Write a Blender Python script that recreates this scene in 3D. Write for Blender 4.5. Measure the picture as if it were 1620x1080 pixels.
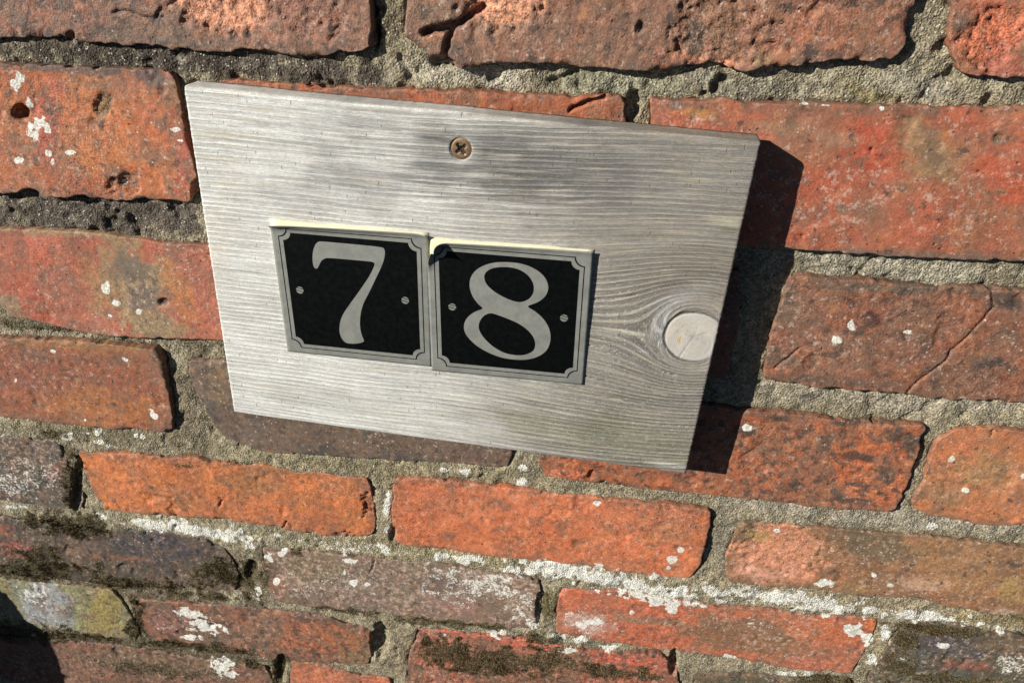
import bpy, bmesh, math, random
import numpy as np
from mathutils import Matrix, Vector

for o in list(bpy.data.objects):
    bpy.data.objects.remove(o)
scene = bpy.context.scene
rad = math.radians

# ------------------------------------------------------------------ camera
CAM_LOC = [0.08274, -0.3993, 0.18742]
CAM_ROT = [[0.989, -0.07764, 0.125897], [0.147809, 0.487015, -0.860796], [0.005518, 0.869936, 0.493134]]
CAM_LENS = 26.2222
BASE_Z = 1.5                        # height of the sign's centre above the ground, metres
cam_d = bpy.data.cameras.new('camera')
cam_d.lens = CAM_LENS
cam_d.sensor_width = 36.0
cam_d.clip_start = 0.01
cam_d.clip_end = 200.0
cam = bpy.data.objects.new('camera', cam_d)
scene.collection.objects.link(cam)
cm = Matrix(CAM_ROT).to_4x4()
cm.translation = Vector((CAM_LOC[0], CAM_LOC[1], CAM_LOC[2] + BASE_Z))
cam.matrix_world = cm
scene.camera = cam

# ------------------------------------------------------------------ sun and sky
TO_SUN = Vector((-31.0, -25.0, 17.5)).normalized()
world = bpy.data.worlds.new('World')
scene.world = world
world.use_nodes = True
wn = world.node_tree
sky = wn.nodes.new('ShaderNodeTexSky')
sky.sky_type = 'NISHITA'
sky.sun_disc = False
sky.sun_elevation = math.asin(TO_SUN.z)
sky.sun_rotation = math.atan2(TO_SUN.x, TO_SUN.y)
bg = wn.nodes['Background']
sky.air_density = 0.25
sky.dust_density = 0.1
bg.inputs['Strength'].default_value = 0.05
wn.links.new(sky.outputs[0], bg.inputs['Color'])
sun_d = bpy.data.lights.new('sun', 'SUN')
sun_d.energy = 5.0
sun_d.angle = rad(0.5)
sun_d.color = (1.0, 0.945, 0.86)
sun = bpy.data.objects.new('sun', sun_d)
sun.rotation_euler = (-TO_SUN).to_track_quat('-Z', 'Y').to_euler()
sun.location = (-2, -2, 4)
scene.collection.objects.link(sun)
scene.view_settings.view_transform = 'Standard'
scene.view_settings.look = 'None'
scene.view_settings.gamma = 1.0
scene.view_settings.exposure = 0.62
scene.view_settings.use_curve_mapping = False
scene.cycles.max_bounces = 5
scene.cycles.diffuse_bounces = 3
scene.cycles.glossy_bounces = 2

# ------------------------------------------------------------------ survey of the wall
# Plan of the wall face in millimetres: x to the right along the courses, y up, z out of the wall; origin at the sign's centre.
BRICKS = [[[[-284.3,196.0],[-172.2,192.2],[-47.1,190.0]],[[-49.7,151.1],[-48.9,134.0]],[[-326.2,126.9],[-266.1,127.8],[-236.8,128.2],[-226.7,129.7],[-218.1,127.0],[-204.9,126.7],[-195.2,125.0],[-171.6,125.3],[-161.9,123.9],[-135.3,123.7],[-115.1,125.8],[-102.8,124.5],[-91.7,122.6],[-80.1,122.9],[-71.1,125.1],[-58.8,126.4],[-49.4,128.5]],[[-310.0,152.7]],[163,96,78],[140,88,74],0.6,0.9,0.25,0.5,0.5],[[[-29.0,188.7],[79.1,187.5],[209.5,188.7]],[[210.6,155.8],[210.3,149.1],[211.4,139.5],[210.8,133.9]],[[-32.3,134.4],[-27.1,131.8],[-21.3,127.1],[-16.5,122.9],[-12.5,121.4],[-2.5,119.2],[5.2,120.4],[13.5,122.8],[23.4,123.1],[39.7,123.3],[52.7,122.4],[68.7,122.0],[83.1,121.5],[94.1,121.5],[103.4,122.1],[114.0,123.9],[127.5,126.1],[137.3,121.9],[146.1,123.7],[156.4,124.9],[168.5,127.0],[182.2,129.4],[189.5,129.1],[199.8,128.5],[206.7,129.8]],[[-31.5,151.4],[-32.1,142.6]],[158,96,78],[176,96,74],0.6,1.0,0.45,0.35,1.5],[[[223.7,188.8],[291.8,188.7],[358.8,188.4]],[[366.9,158.7]],[[239.1,124.5],[245.2,123.8],[252.3,123.8],[258.7,122.8],[267.6,123.7],[311.2,123.9],[377.6,122.2]],[[226.6,156.1],[227.5,152.2],[228.7,142.7],[231.5,134.5]],[190,96,72],[176,94,76],0.5,0.7,0.3,0.15,1.0],[[[-408.5,113.0],[-332.1,113.8],[-271.1,114.2],[-256.2,114.6],[-231.8,114.0],[-208.7,113.7],[-193.4,113.5],[-174.4,113.7],[-168.3,112.6]],[[-165.7,109.3],[-165.3,96.3],[-165.5,78.7],[-164.6,64.8],[-164.5,56.5],[-166.7,46.4]],[[-433.4,32.2],[-344.7,34.9],[-299.9,36.1],[-293.2,36.4],[-282.7,39.0],[-272.9,38.8],[-265.6,34.7],[-246.9,36.9],[-239.4,36.6],[-233.3,35.7],[-199.5,37.2],[-186.7,38.7],[-172.8,37.1]],[[-422.4,72.5]],[196,100,62],[184,84,62],0.5,0.75,0.45,0.3,0.8],[[[-139.9,109.4],[-99.8,108.8],[-88.3,109.1],[-80.2,108.1],[-69.5,108.1],[-46.6,107.9],[-22.3,108.4],[-7.9,108.9],[23.5,108.3],[44.1,107.8],[58.9,107.7],[68.6,108.3],[79.9,109.7]],[[83.3,107.3],[83.6,99.0],[84.2,66.2]],[[-145.4,31.9],[-54.8,31.8],[83.4,31.5]],[[-143.4,73.1]],[194,92,58],[150,84,66],0.35,0.7,0.2,0.3,0.3],[[[94.3,109.2],[99.3,107.2],[105.0,107.7],[114.5,107.4],[124.5,107.5],[132.0,109.6],[141.0,107.5],[153.4,107.6],[176.0,108.7],[195.5,108.5],[213.3,108.6],[227.8,109.1],[242.4,108.8],[272.0,110.2],[291.6,110.0]],[[301.1,74.0]],[[99.9,31.5],[134.0,31.0],[173.7,31.0],[193.1,30.8],[216.3,30.2],[229.4,30.0],[236.3,30.8],[248.6,30.2],[272.2,31.1],[297.0,32.1],[311.7,32.4]],[[96.3,98.5],[98.0,66.9]],[184,90,68],[168,106,82],0.6,0.45,0.6,0.15,1.5],[[[-321.0,13.0],[-308.7,12.1],[-286.2,12.6],[-257.3,13.2],[-240.0,13.0],[-225.3,11.4],[-202.0,10.3],[-191.6,9.3],[-169.5,10.4],[-116.4,11.8],[-61.2,13.0]],[[-62.7,-21.9]],[[-324.0,-52.9],[-309.0,-53.6],[-284.5,-58.9],[-259.4,-61.7],[-228.9,-61.0],[-205.6,-59.4],[-172.7,-57.9],[-127.2,-58.7],[-63.5,-59.5]],[[-327.9,-19.5],[-330.1,-43.2]],[186,88,68],[172,100,84],0.5,0.5,0.6,0.15,0.2],[[[-40.8,13.5],[20.3,15.7],[154.3,14.5]],[[158.3,-20.9]],[[-43.7,-60.5],[60.5,-58.6],[156.8,-56.1]],[[-42.3,-20.3]],[160,84,66],[120,80,70],0.5,0.8,0.2,0.3,-1.0],[[[180.3,11.3],[184.5,14.7],[190.0,15.9],[203.0,14.9],[223.6,15.7],[235.6,13.9],[253.1,13.3],[268.8,15.2],[286.5,15.1],[302.6,14.4],[327.7,14.4],[367.6,14.6]],[[374.1,-18.1]],[[177.2,-53.1],[184.5,-54.2],[197.5,-55.2],[217.8,-56.3],[237.5,-55.6],[253.6,-55.8],[260.4,-54.6],[268.3,-57.8],[289.4,-57.8],[324.8,-55.0],[379.0,-56.2]],[[178.5,-5.9],[176.9,-25.2]],[158,84,64],[140,92,76],0.6,0.8,0.5,0.35,1.0],[[[-493.4,-72.7],[-415.1,-72.2],[-338.9,-69.7],[-316.6,-68.7],[-285.0,-67.9],[-260.2,-67.7],[-235.7,-69.0],[-221.3,-69.2]],[[-218.3,-78.0],[-218.5,-94.4],[-220.1,-121.4]],[[-492.5,-140.4],[-418.0,-139.5],[-364.7,-139.5],[-338.7,-140.1],[-317.4,-141.8],[-287.7,-141.9],[-262.2,-141.3],[-256.2,-137.7],[-241.8,-140.1],[-229.1,-138.6],[-222.9,-135.7]],[[-496.3,-104.2]],[160,84,58],[150,82,68],0.5,0.6,0.3,0.25,1.5],[[[-199.5,-77.2],[-174.5,-73.8],[-107.0,-71.4],[28.6,-70.7]],[[28.0,-98.5],[27.0,-129.0]],[[-184.0,-138.5],[-177.0,-142.8],[-154.1,-149.8],[-126.6,-148.8],[-110.8,-147.4],[-66.7,-145.4],[-39.1,-143.7],[-19.6,-142.9],[1.4,-142.5],[11.6,-143.5],[23.1,-141.5]],[[-201.2,-86.5],[-199.8,-99.4],[-194.5,-114.8],[-190.7,-130.9]],[112,82,72],[92,74,66],0.6,0.5,0.35,0.4,-0.5],[[[45.8,-72.9],[101.1,-73.9],[175.2,-77.4],[196.0,-77.1],[215.7,-78.2],[236.2,-78.8],[259.0,-77.7],[277.4,-76.1]],[[277.6,-90.7],[277.7,-115.5],[277.1,-132.6]],[[47.7,-145.0],[85.9,-147.3],[115.7,-147.2],[145.5,-147.1],[196.4,-146.8],[218.8,-147.6],[238.8,-148.1],[274.8,-145.2]],[[41.6,-107.2],[42.2,-133.6]],[188,92,60],[160,84,62],0.5,1.0,0.35,0.42,0.8],[[[294.1,-78.4],[300.2,-77.2],[318.7,-74.2],[326.2,-75.6],[331.5,-76.0],[366.2,-76.6],[440.2,-77.4]],[[447.0,-117.1]],[[286.5,-142.5],[302.8,-146.1],[319.4,-148.1],[335.9,-148.4],[353.2,-143.8],[390.4,-144.7],[445.9,-148.2]],[[285.1,-87.5],[284.5,-96.2],[285.9,-108.4],[285.7,-124.7],[282.2,-134.6]],[200,106,72],[180,112,80],0.55,0.6,0.3,0.15,0.6],[[[-607.4,-156.2],[-482.1,-159.6],[-372.4,-160.4],[-339.0,-159.5],[-326.8,-159.3]],[[-323.2,-167.9],[-322.3,-181.8],[-320.2,-197.3],[-318.5,-213.2]],[[-606.6,-229.0],[-485.0,-228.8],[-397.5,-228.6],[-355.3,-229.5],[-325.2,-228.0]],[[-611.9,-194.7]],[84,70,64],[104,78,72],0.5,1.1,1.8,0.5,-0.5],[[[-308.8,-167.3],[-295.1,-166.9],[-255.0,-162.0],[-232.4,-163.4],[-210.7,-160.8],[-202.5,-164.5],[-172.3,-162.5],[-156.1,-162.3],[-141.7,-163.4],[-130.5,-166.7],[-125.3,-163.7],[-106.2,-164.7],[-90.5,-165.1],[-80.0,-164.3]],[[-78.2,-175.9],[-76.6,-195.7],[-77.9,-210.3]],[[-304.5,-225.1],[-257.4,-223.8],[-230.3,-221.9],[-210.4,-220.4],[-175.3,-221.9],[-155.0,-224.2],[-133.5,-224.3],[-109.4,-225.9],[-99.3,-225.7],[-82.2,-219.3]],[[-311.9,-177.5],[-308.9,-195.8],[-308.3,-211.8]],[212,106,62],[194,102,70],0.5,0.95,0.15,0.1,0.5],[[[-58.6,-160.9],[-46.4,-158.2],[-24.7,-157.7],[-6.5,-158.2],[16.0,-158.7],[38.4,-159.2],[56.1,-159.7],[86.8,-160.6],[129.6,-159.3],[150.8,-159.8],[160.9,-160.1]],[[163.2,-173.5],[162.6,-185.3],[162.2,-202.2],[160.0,-216.1]],[[-63.2,-222.9],[-55.9,-225.0],[-37.4,-226.8],[-7.2,-226.6],[25.4,-227.4],[49.0,-226.9],[72.4,-225.7],[81.7,-226.8],[95.7,-228.4],[114.1,-228.7],[130.1,-228.6],[154.6,-225.9]],[[-62.2,-170.8],[-64.4,-194.0],[-64.6,-209.6]],[214,106,72],[202,110,84],0.5,0.75,0.35,0.08,0.8],[[[181.6,-170.2],[200.0,-168.1],[225.1,-165.6],[248.5,-165.0],[272.6,-165.4],[299.6,-163.1],[319.4,-164.0],[346.3,-163.9],[360.0,-165.1],[391.1,-167.6]],[[395.1,-195.7]],[[182.1,-225.8],[203.2,-225.5],[231.1,-223.3],[244.6,-222.3],[255.5,-223.6],[278.3,-224.8],[299.0,-220.5],[314.9,-220.9],[331.4,-225.6],[357.6,-227.2],[379.3,-225.2],[397.1,-228.3]],[[178.9,-188.7],[176.6,-202.4],[178.1,-213.2]],[150,96,70],[186,112,82],0.4,0.6,0.6,0.2,0.3],[[[-467.7,-243.7],[-404.5,-247.4],[-347.5,-248.9],[-316.7,-249.9],[-255.6,-243.0],[-222.5,-247.6],[-207.9,-253.0]],[[-202.9,-266.2],[-201.2,-283.0]],[[-466.9,-315.7],[-430.7,-318.4],[-369.1,-316.8],[-323.7,-314.6],[-234.7,-305.6],[-208.3,-300.4]],[[-467.7,-279.5]],[84,68,58],[68,62,58],0.6,1.2,0.5,0.6,-1.0],[[[-175.8,-246.7],[-146.9,-246.3],[-114.1,-244.6],[-82.4,-244.4],[-57.2,-243.7],[-38.1,-242.0],[-19.9,-243.8],[4.6,-244.5],[25.5,-245.2],[46.2,-246.4]],[[49.1,-267.7],[46.6,-285.8]],[[-175.2,-308.2],[-162.7,-309.8],[-121.5,-308.6],[-81.0,-306.6],[-48.3,-308.1],[-15.3,-308.1],[25.8,-305.7],[46.0,-301.2]],[[-177.6,-282.8]],[142,102,90],[126,98,86],0.5,0.6,2.4,0.2,-0.6],[[[63.1,-252.3],[92.5,-250.0],[110.9,-245.6],[128.3,-248.6],[143.8,-250.6],[157.5,-250.2],[178.3,-252.6],[213.9,-249.6],[225.0,-249.7],[246.9,-249.0],[261.8,-247.0],[278.8,-245.9],[289.3,-246.6]],[[289.8,-265.3],[287.2,-283.1]],[[60.5,-301.4],[101.0,-307.0],[149.6,-305.0],[197.5,-305.8],[223.7,-308.0],[247.2,-309.1],[284.2,-305.9]],[[60.5,-272.7]],[205,98,72],[176,100,80],0.5,0.7,0.7,0.15,-0.3],[[[306.7,-249.4],[325.0,-243.4],[343.2,-241.3],[362.7,-244.2],[385.6,-245.1],[439.8,-249.8],[502.0,-257.1]],[[505.6,-304.9]],[[297.3,-337.7],[361.5,-337.4],[502.5,-339.2]],[[301.3,-267.9],[298.6,-287.9],[297.3,-313.5]],[98,78,62],[84,78,74],0.6,1.1,0.8,0.4,-0.8],[[[-635.2,-304.6],[-491.0,-313.3],[-432.8,-324.2],[-370.9,-322.5],[-325.8,-321.9]],[[-319.6,-331.8],[-313.8,-354.8],[-310.7,-370.8]],[[-622.8,-384.5],[-490.5,-391.3],[-417.8,-389.1],[-372.3,-386.6],[-318.6,-382.4]],[[-636.6,-344.6]],[150,128,92],[130,112,80],0.5,0.9,0.6,0.3,-0.8],[[[-309.1,-326.1],[-282.4,-325.3],[-238.4,-323.1],[-192.3,-320.4],[-150.2,-319.0],[-129.8,-319.1],[-115.2,-324.9],[-98.7,-324.2]],[[-92.9,-331.6],[-92.8,-349.8]],[[-303.5,-381.2],[-266.4,-384.3],[-236.4,-385.2],[-203.3,-383.8],[-166.5,-381.6],[-137.4,-380.8],[-99.4,-373.1]],[[-309.3,-354.0]],[160,88,68],[132,88,70],0.6,0.9,0.5,0.5,-0.6],[[[-52.6,-319.5],[-15.6,-316.4],[10.4,-315.3],[51.4,-316.5],[81.8,-318.2],[114.0,-315.6],[144.4,-310.4]],[[155.4,-321.7],[161.1,-342.1]],[[-68.6,-398.9],[47.9,-386.6],[163.9,-380.2]],[[-60.8,-347.5],[-64.9,-368.6]],[190,94,74],[96,80,62],0.6,1.1,0.6,0.4,-0.7],[[[171.5,-326.1],[219.0,-322.3],[287.4,-314.1]],[[288.2,-349.9]],[[175.1,-396.3],[230.4,-391.8],[288.8,-386.4]],[[172.6,-355.5]],[104,84,66],[84,76,62],0.6,1.0,0.5,0.4,-0.8],[[[-505.2,-411.6],[-398.7,-399.4],[-330.2,-393.2],[-269.2,-396.9],[-196.5,-396.1]],[[-192.6,-416.4]],[[-487.9,-473.5],[-351.9,-473.6],[-196.6,-472.8]],[[-496.7,-442.0]],[150,84,68],[128,86,70],0.6,1.0,0.5,0.5,-0.7],[[[-171.3,-382.5],[-158.9,-381.7],[-133.0,-382.4],[-110.7,-388.9],[-80.9,-387.8]],[[-80.4,-419.0]],[[-183.4,-460.3],[-133.0,-460.1],[-85.6,-456.8]],[[-177.8,-422.2]],[210,106,78],[190,100,76],0.5,0.7,0.3,0.1,-0.4]]
COLS = [[-130.7,146.6,0.0363,-0.0109,-0.0051,-0.0898,1,226,134,104],[-85.8,145.0,0.0485,-0.0116,-0.0052,-0.091,0.8,148,88,74],[-195.8,132.1,0.0595,-0.0226,-0.0133,-0.2534,0.8,108,80,68],[-159.8,128.5,0.0389,-0.0129,-0.0159,-0.3055,0.8,120,88,76],[-253.5,141.0,0.1043,-0.0483,-0.0065,-0.1216,0.6,120,92,78],[-221.7,145.4,0.1781,-0.0753,-0.0143,-0.2593,0.8,90,75,62],[18.5,150.0,0.0507,-0.0049,-0.0069,-0.1155,1,228,138,108],[128.3,141.8,0.0465,0.0024,-0.0034,-0.0573,0.8,136,86,66],[130.7,125.3,0.2051,0.0111,-0.0234,-0.4249,1,226,132,102],[-13.9,144.4,0.0727,-0.0102,-0.0061,-0.1053,0.7,140,98,80],[-5.6,127.5,0.1155,-0.0146,-0.0087,-0.1617,0.8,104,74,68],[59.7,141.6,0.3994,-0.0162,-0.0252,-0.4309,0.8,110,72,66],[146.7,129.3,0.1853,0.014,-0.013,-0.2306,0.7,150,110,74],[143.3,140.7,0.0845,0.0061,-0.0042,-0.0713,0.5,150,84,68],[113.9,137.1,0.2198,0.0071,-0.0067,-0.1162,0.8,90,66,56],[86.7,141.4,0.5281,-0.1032,-0.0638,-0.2858,0.9,96,80,64],[233.0,146.9,0.2599,0.0506,-0.0079,-0.1258,0.8,120,100,84],[247.3,140.4,0.0608,0.0708,0.0482,-0.0418,0.8,206,100,72],[260.2,129.7,0.0904,0.0205,-0.0071,-0.1212,0.7,178,90,76],[-220.4,113.0,0.0162,-0.0059,-0.0046,-0.2914,0.9,100,80,70],[-181.3,108.8,0.058,-0.026,-0.026,-0.2,0.9,98,82,76],[-251.7,83.1,0.1024,-0.0438,-0.0018,-0.0443,0.7,186,82,66],[-170.6,64.5,0.1579,-0.0503,-0.0016,-0.0436,0.7,176,80,68],[-212.0,95.4,0.2123,-0.0814,-0.005,-0.1155,0.9,134,92,62],[-212.9,49.1,0.0867,-0.0315,-0.0057,-0.1783,0.8,124,78,58],[-227.8,61.8,0.061,-0.0236,-0.003,-0.0852,0.6,206,112,66],[-170.1,100.3,0.1641,-0.0545,-0.0043,-0.0948,0.7,140,92,70],[230.4,88.2,0.0202,0.0651,0.0455,-0.0037,0.85,164,114,84],[207.9,87.2,0.022,0.071,0.0522,-0.0058,0.7,194,78,56],[165.0,102.8,0.0362,0.0035,-0.0089,-0.1804,0.6,156,88,70],[118.4,101.6,0.0788,0.0029,-0.0155,-0.3178,0.8,206,126,76],[108.4,105.3,0.1574,0.0038,-0.0158,-0.3196,0.8,112,84,76],[237.0,31.6,0.0155,0.0032,0.0032,-0.3948,0.85,122,98,84],[279.5,72.9,0.0251,0.0811,0.0403,-0.0006,0.7,198,82,56],[184.8,64.5,0.0231,0.0741,0.05,-0.0069,0.6,194,86,60],[163.0,96.4,0.0538,0.005,-0.0109,-0.2279,0.5,160,130,100],[191.8,91.3,0.0653,0.0084,-0.0106,-0.2275,0.5,170,138,110],[264.6,95.3,0.2655,0.2301,0.2306,-0.2846,0.9,110,100,80],[199.5,55.0,0.3476,0.0461,-0.0154,-0.4158,0.8,130,100,80],[273.1,69.3,0.3346,0.0754,-0.0185,-0.4434,0.6,130,100,76],[-225.8,-26.6,0.033,0.0031,0.0105,-0.0256,0.95,156,128,92],[-224.9,-11.2,0.067,-0.0236,-0.0012,-0.0729,0.8,112,98,84],[-220.3,-32.6,0.0621,-0.0211,-0.001,-0.0874,0.8,106,92,82],[-253.4,-25.5,0.101,0.0067,0.013,-0.0324,0.5,176,110,74],[-193.8,-27.7,0.1039,0.013,0.0156,-0.0372,0.7,186,104,62],[-264.2,12.3,0.019,-0.0071,0.0041,-0.3289,0.8,166,118,90],[-323.2,-46.5,0.0657,-0.0732,-0.0552,-0.0497,0.8,142,122,92],[-215.4,-53.0,0.0367,-0.012,-0.001,-0.144,0.7,150,126,94],[-206.8,-32.4,0.2504,-0.0812,-0.0036,-0.3008,0.9,60,55,48],[228.9,11.1,0.0335,0.0064,0.0043,-0.2914,0.8,116,88,76],[229.3,-7.8,0.1959,0.0453,0.0159,-0.1905,0.95,102,60,52],[296.4,9.0,0.1045,0.0247,-0.0048,-0.192,0.9,76,66,58],[297.3,-31.9,0.0962,0.0428,0.082,-0.2425,0.9,78,66,58],[181.3,-35.9,0.0532,0.1664,0.0534,-0.0068,0.8,124,100,80],[184.2,-2.3,0.1443,0.0154,-0.0018,-0.0841,0.6,130,104,84],[221.8,-49.6,0.0279,0.004,-0.0024,-0.2864,0.7,110,76,64],[259.0,-28.7,0.0731,0.0136,-0.0017,-0.1215,0.6,150,92,76],[-276.5,-120.9,0.0183,-0.0067,0.0006,-0.0582,0.7,184,100,58],[-319.2,-98.1,0.0252,-0.0105,0.0002,-0.0515,0.6,150,76,62],[-281.2,-71.1,0.0175,-0.0065,0.0046,-0.2755,0.8,170,104,66],[-181.2,-95.9,0.1539,-0.0426,0.0002,-0.0425,0.7,124,104,74],[-107.1,-144.1,0.0486,-0.0093,0.0023,-0.1449,0.85,68,64,60],[-190.2,-117.1,0.1755,-0.0492,0.0008,-0.0897,0.8,86,78,74],[2.9,-136.3,0.0516,-0.0044,0.0019,-0.1292,0.6,116,78,72],[-60.4,-141.8,0.0365,-0.0054,0.0031,-0.196,0.7,84,76,74],[-162.8,-136.1,0.042,-0.0104,0.0017,-0.1245,0.5,120,90,82],[190.9,-80.5,0.0883,0.0093,-0.0,-0.2654,0.85,76,62,54],[231.9,-79.7,0.0904,0.0134,-0.0001,-0.3584,0.85,76,62,54],[241.9,-104.8,0.0829,0.0128,0.002,-0.292,0.85,76,62,54],[263.3,-87.6,0.114,0.0204,0.0002,-0.1185,0.85,76,62,54],[247.8,-126.0,0.1,0.0157,0.0049,-0.3917,0.85,76,62,54],[246.9,-139.4,0.061,0.0094,0.0062,-0.381,0.85,76,62,54],[263.3,-115.3,0.1658,0.0288,0.0014,-0.1436,0.85,76,62,54],[222.8,-98.7,0.2937,0.0398,0.0008,-0.1585,0.85,76,62,54],[173.7,-92.1,0.1296,0.0111,0.0006,-0.2062,0.85,76,62,54],[206.5,-93.2,0.2928,0.035,0.001,-0.2964,0.85,76,62,54],[236.0,-134.5,0.3201,0.046,0.0048,-0.3199,0.85,76,62,54],[211.6,-130.8,0.1269,0.0153,0.0066,-0.4805,0.85,76,62,54],[271.3,-90.5,0.2739,0.0511,0.0003,-0.1062,0.85,76,62,54],[64.1,-141.8,0.0582,-0.0015,0.0037,-0.2269,0.7,214,104,76],[147.9,-136.4,0.0407,0.0023,0.0028,-0.1871,0.6,190,96,66],[192.4,-122.8,0.2535,0.0258,0.0025,-0.2161,0.8,206,120,96],[318.9,-104.2,0.0554,0.0128,0.0005,-0.0696,0.55,168,116,78],[303.8,-129.0,0.1068,0.0226,0.0019,-0.141,0.5,150,110,80],[-328.8,-187.0,0.0634,-0.131,-0.0644,0.0005,0.8,150,76,72],[-178.3,-181.9,0.0323,-0.0081,0.0022,-0.0888,0.75,170,98,62],[-231.7,-204.6,0.0481,-0.0142,0.0051,-0.169,0.6,168,92,54],[-134.5,-188.3,0.0508,-0.0107,0.0036,-0.1329,0.6,176,100,64],[-81.3,-193.3,0.2075,-0.033,0.0021,-0.0726,0.7,150,82,58],[-153.4,-166.6,0.0513,-0.0119,0.0044,-0.2064,0.6,160,98,66],[-104.1,-223.8,0.1668,-0.0292,0.0078,-0.2154,0.8,160,96,86],[161.2,-191.4,0.0355,0.1692,0.0576,-0.0035,0.7,176,88,56],[136.6,-184.4,0.0579,0.0025,0.0034,-0.1214,0.5,190,116,82],[211.1,-195.7,0.0297,0.0033,0.0012,-0.0376,0.9,216,126,98],[203.2,-212.3,0.0466,0.0048,0.0037,-0.1022,0.8,224,140,118],[271.0,-175.9,0.0329,0.0015,-0.0149,-0.0703,0.9,118,88,68],[333.0,-191.2,0.0315,0.0045,-0.0056,-0.0402,0.7,176,114,80],[364.0,-202.1,0.0979,0.0248,0.0021,-0.0616,0.5,184,152,92],[306.8,-205.7,0.0685,0.0137,0.005,-0.1411,0.8,206,142,118],[356.6,-178.7,0.1445,0.0363,0.0063,-0.2257,0.8,80,60,52],[186.7,-175.8,0.1497,0.0137,0.0023,-0.0874,0.8,120,88,66],[266.1,-217.4,0.0995,0.0159,0.0078,-0.2051,0.7,170,116,76],[366.7,-223.7,0.0831,0.0208,0.0075,-0.184,0.7,206,150,130],[195.8,-180.3,0.1197,0.0119,0.0047,-0.1736,0.6,180,130,80],[-270.1,-263.9,0.0188,-0.0066,-0.0011,-0.0418,0.95,64,64,70],[-400.6,-285.5,0.0497,-0.0208,0.0035,-0.0719,0.9,176,84,74],[-406.8,-261.8,0.0856,-0.0372,0.0057,-0.1342,0.8,150,76,62],[-342.9,-252.4,0.1263,-0.0482,0.007,-0.1721,0.8,160,90,90],[-305.2,-279.4,0.0352,-0.012,0.0158,-0.3318,0.7,170,90,70],[-226.2,-278.4,0.0535,-0.0146,0.0054,-0.1122,0.6,110,76,62],[-131.9,-263.2,0.0319,-0.0062,0.0027,-0.0585,0.7,124,96,74],[-29.9,-281.5,0.0394,-0.0041,0.0036,-0.0693,0.6,150,104,96],[-14.8,-289.6,0.058,-0.0052,0.0053,-0.0979,0.6,160,100,92],[-168.0,-290.6,0.0924,-0.0203,0.0043,-0.0833,0.7,160,98,76],[-34.2,-264.6,0.0499,-0.0054,0.0048,-0.1017,0.6,104,88,84],[207.1,-277.5,0.0169,0.0011,-0.0011,-0.043,0.9,144,94,70],[254.5,-265.1,0.0378,0.0054,0.0038,-0.0749,0.8,206,104,70],[85.0,-286.0,0.0469,-0.0002,0.0048,-0.0876,0.75,206,150,140],[286.5,-251.1,0.1459,0.0253,0.0062,-0.1289,0.9,222,106,64],[132.1,-273.9,0.0266,0.001,0.0107,-0.2062,0.7,150,110,90],[71.6,-260.4,0.1049,-0.0017,0.0058,-0.1218,0.7,216,100,72],[341.1,-263.6,0.0338,0.0074,0.0044,-0.0849,0.85,82,78,80],[356.7,-281.1,0.0533,0.0122,0.0085,-0.1483,0.8,154,84,70],[-317.1,-415.2,0.0123,-0.0043,0.0001,-0.0478,0.75,120,88,68],[-242.8,-358.1,0.0284,-0.0076,0.004,-0.0593,0.6,128,92,76],[-110.3,-357.2,0.0529,-0.0085,0.0042,-0.0605,0.6,146,104,70],[-180.6,-370.9,0.0289,-0.0062,0.006,-0.0838,0.6,120,82,66],[-401.0,-354.1,0.0292,-0.017,-0.0082,-0.0229,0.95,150,149,146],[-340.7,-353.2,0.0516,-0.018,0.0021,-0.0327,0.85,156,134,72],[-403.3,-346.4,0.1156,-0.0464,0.0092,-0.1475,0.7,96,84,80],[-374.6,-353.5,0.1628,-0.0612,0.0084,-0.1303,0.7,80,76,70],[-143.1,-349.0,0.0255,-0.0048,0.0031,-0.0469,0.7,186,94,62],[-277.1,-352.2,0.0423,-0.0126,0.0039,-0.0596,0.6,160,98,92],[20.7,-317.8,0.013,-0.0012,-0.003,-0.1868,0.9,212,98,78],[114.5,-322.3,0.0317,0.0006,0.0095,-0.1472,0.9,212,94,74],[-48.0,-333.3,0.1341,-0.0152,0.0059,-0.0906,0.8,206,100,80]]
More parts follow.
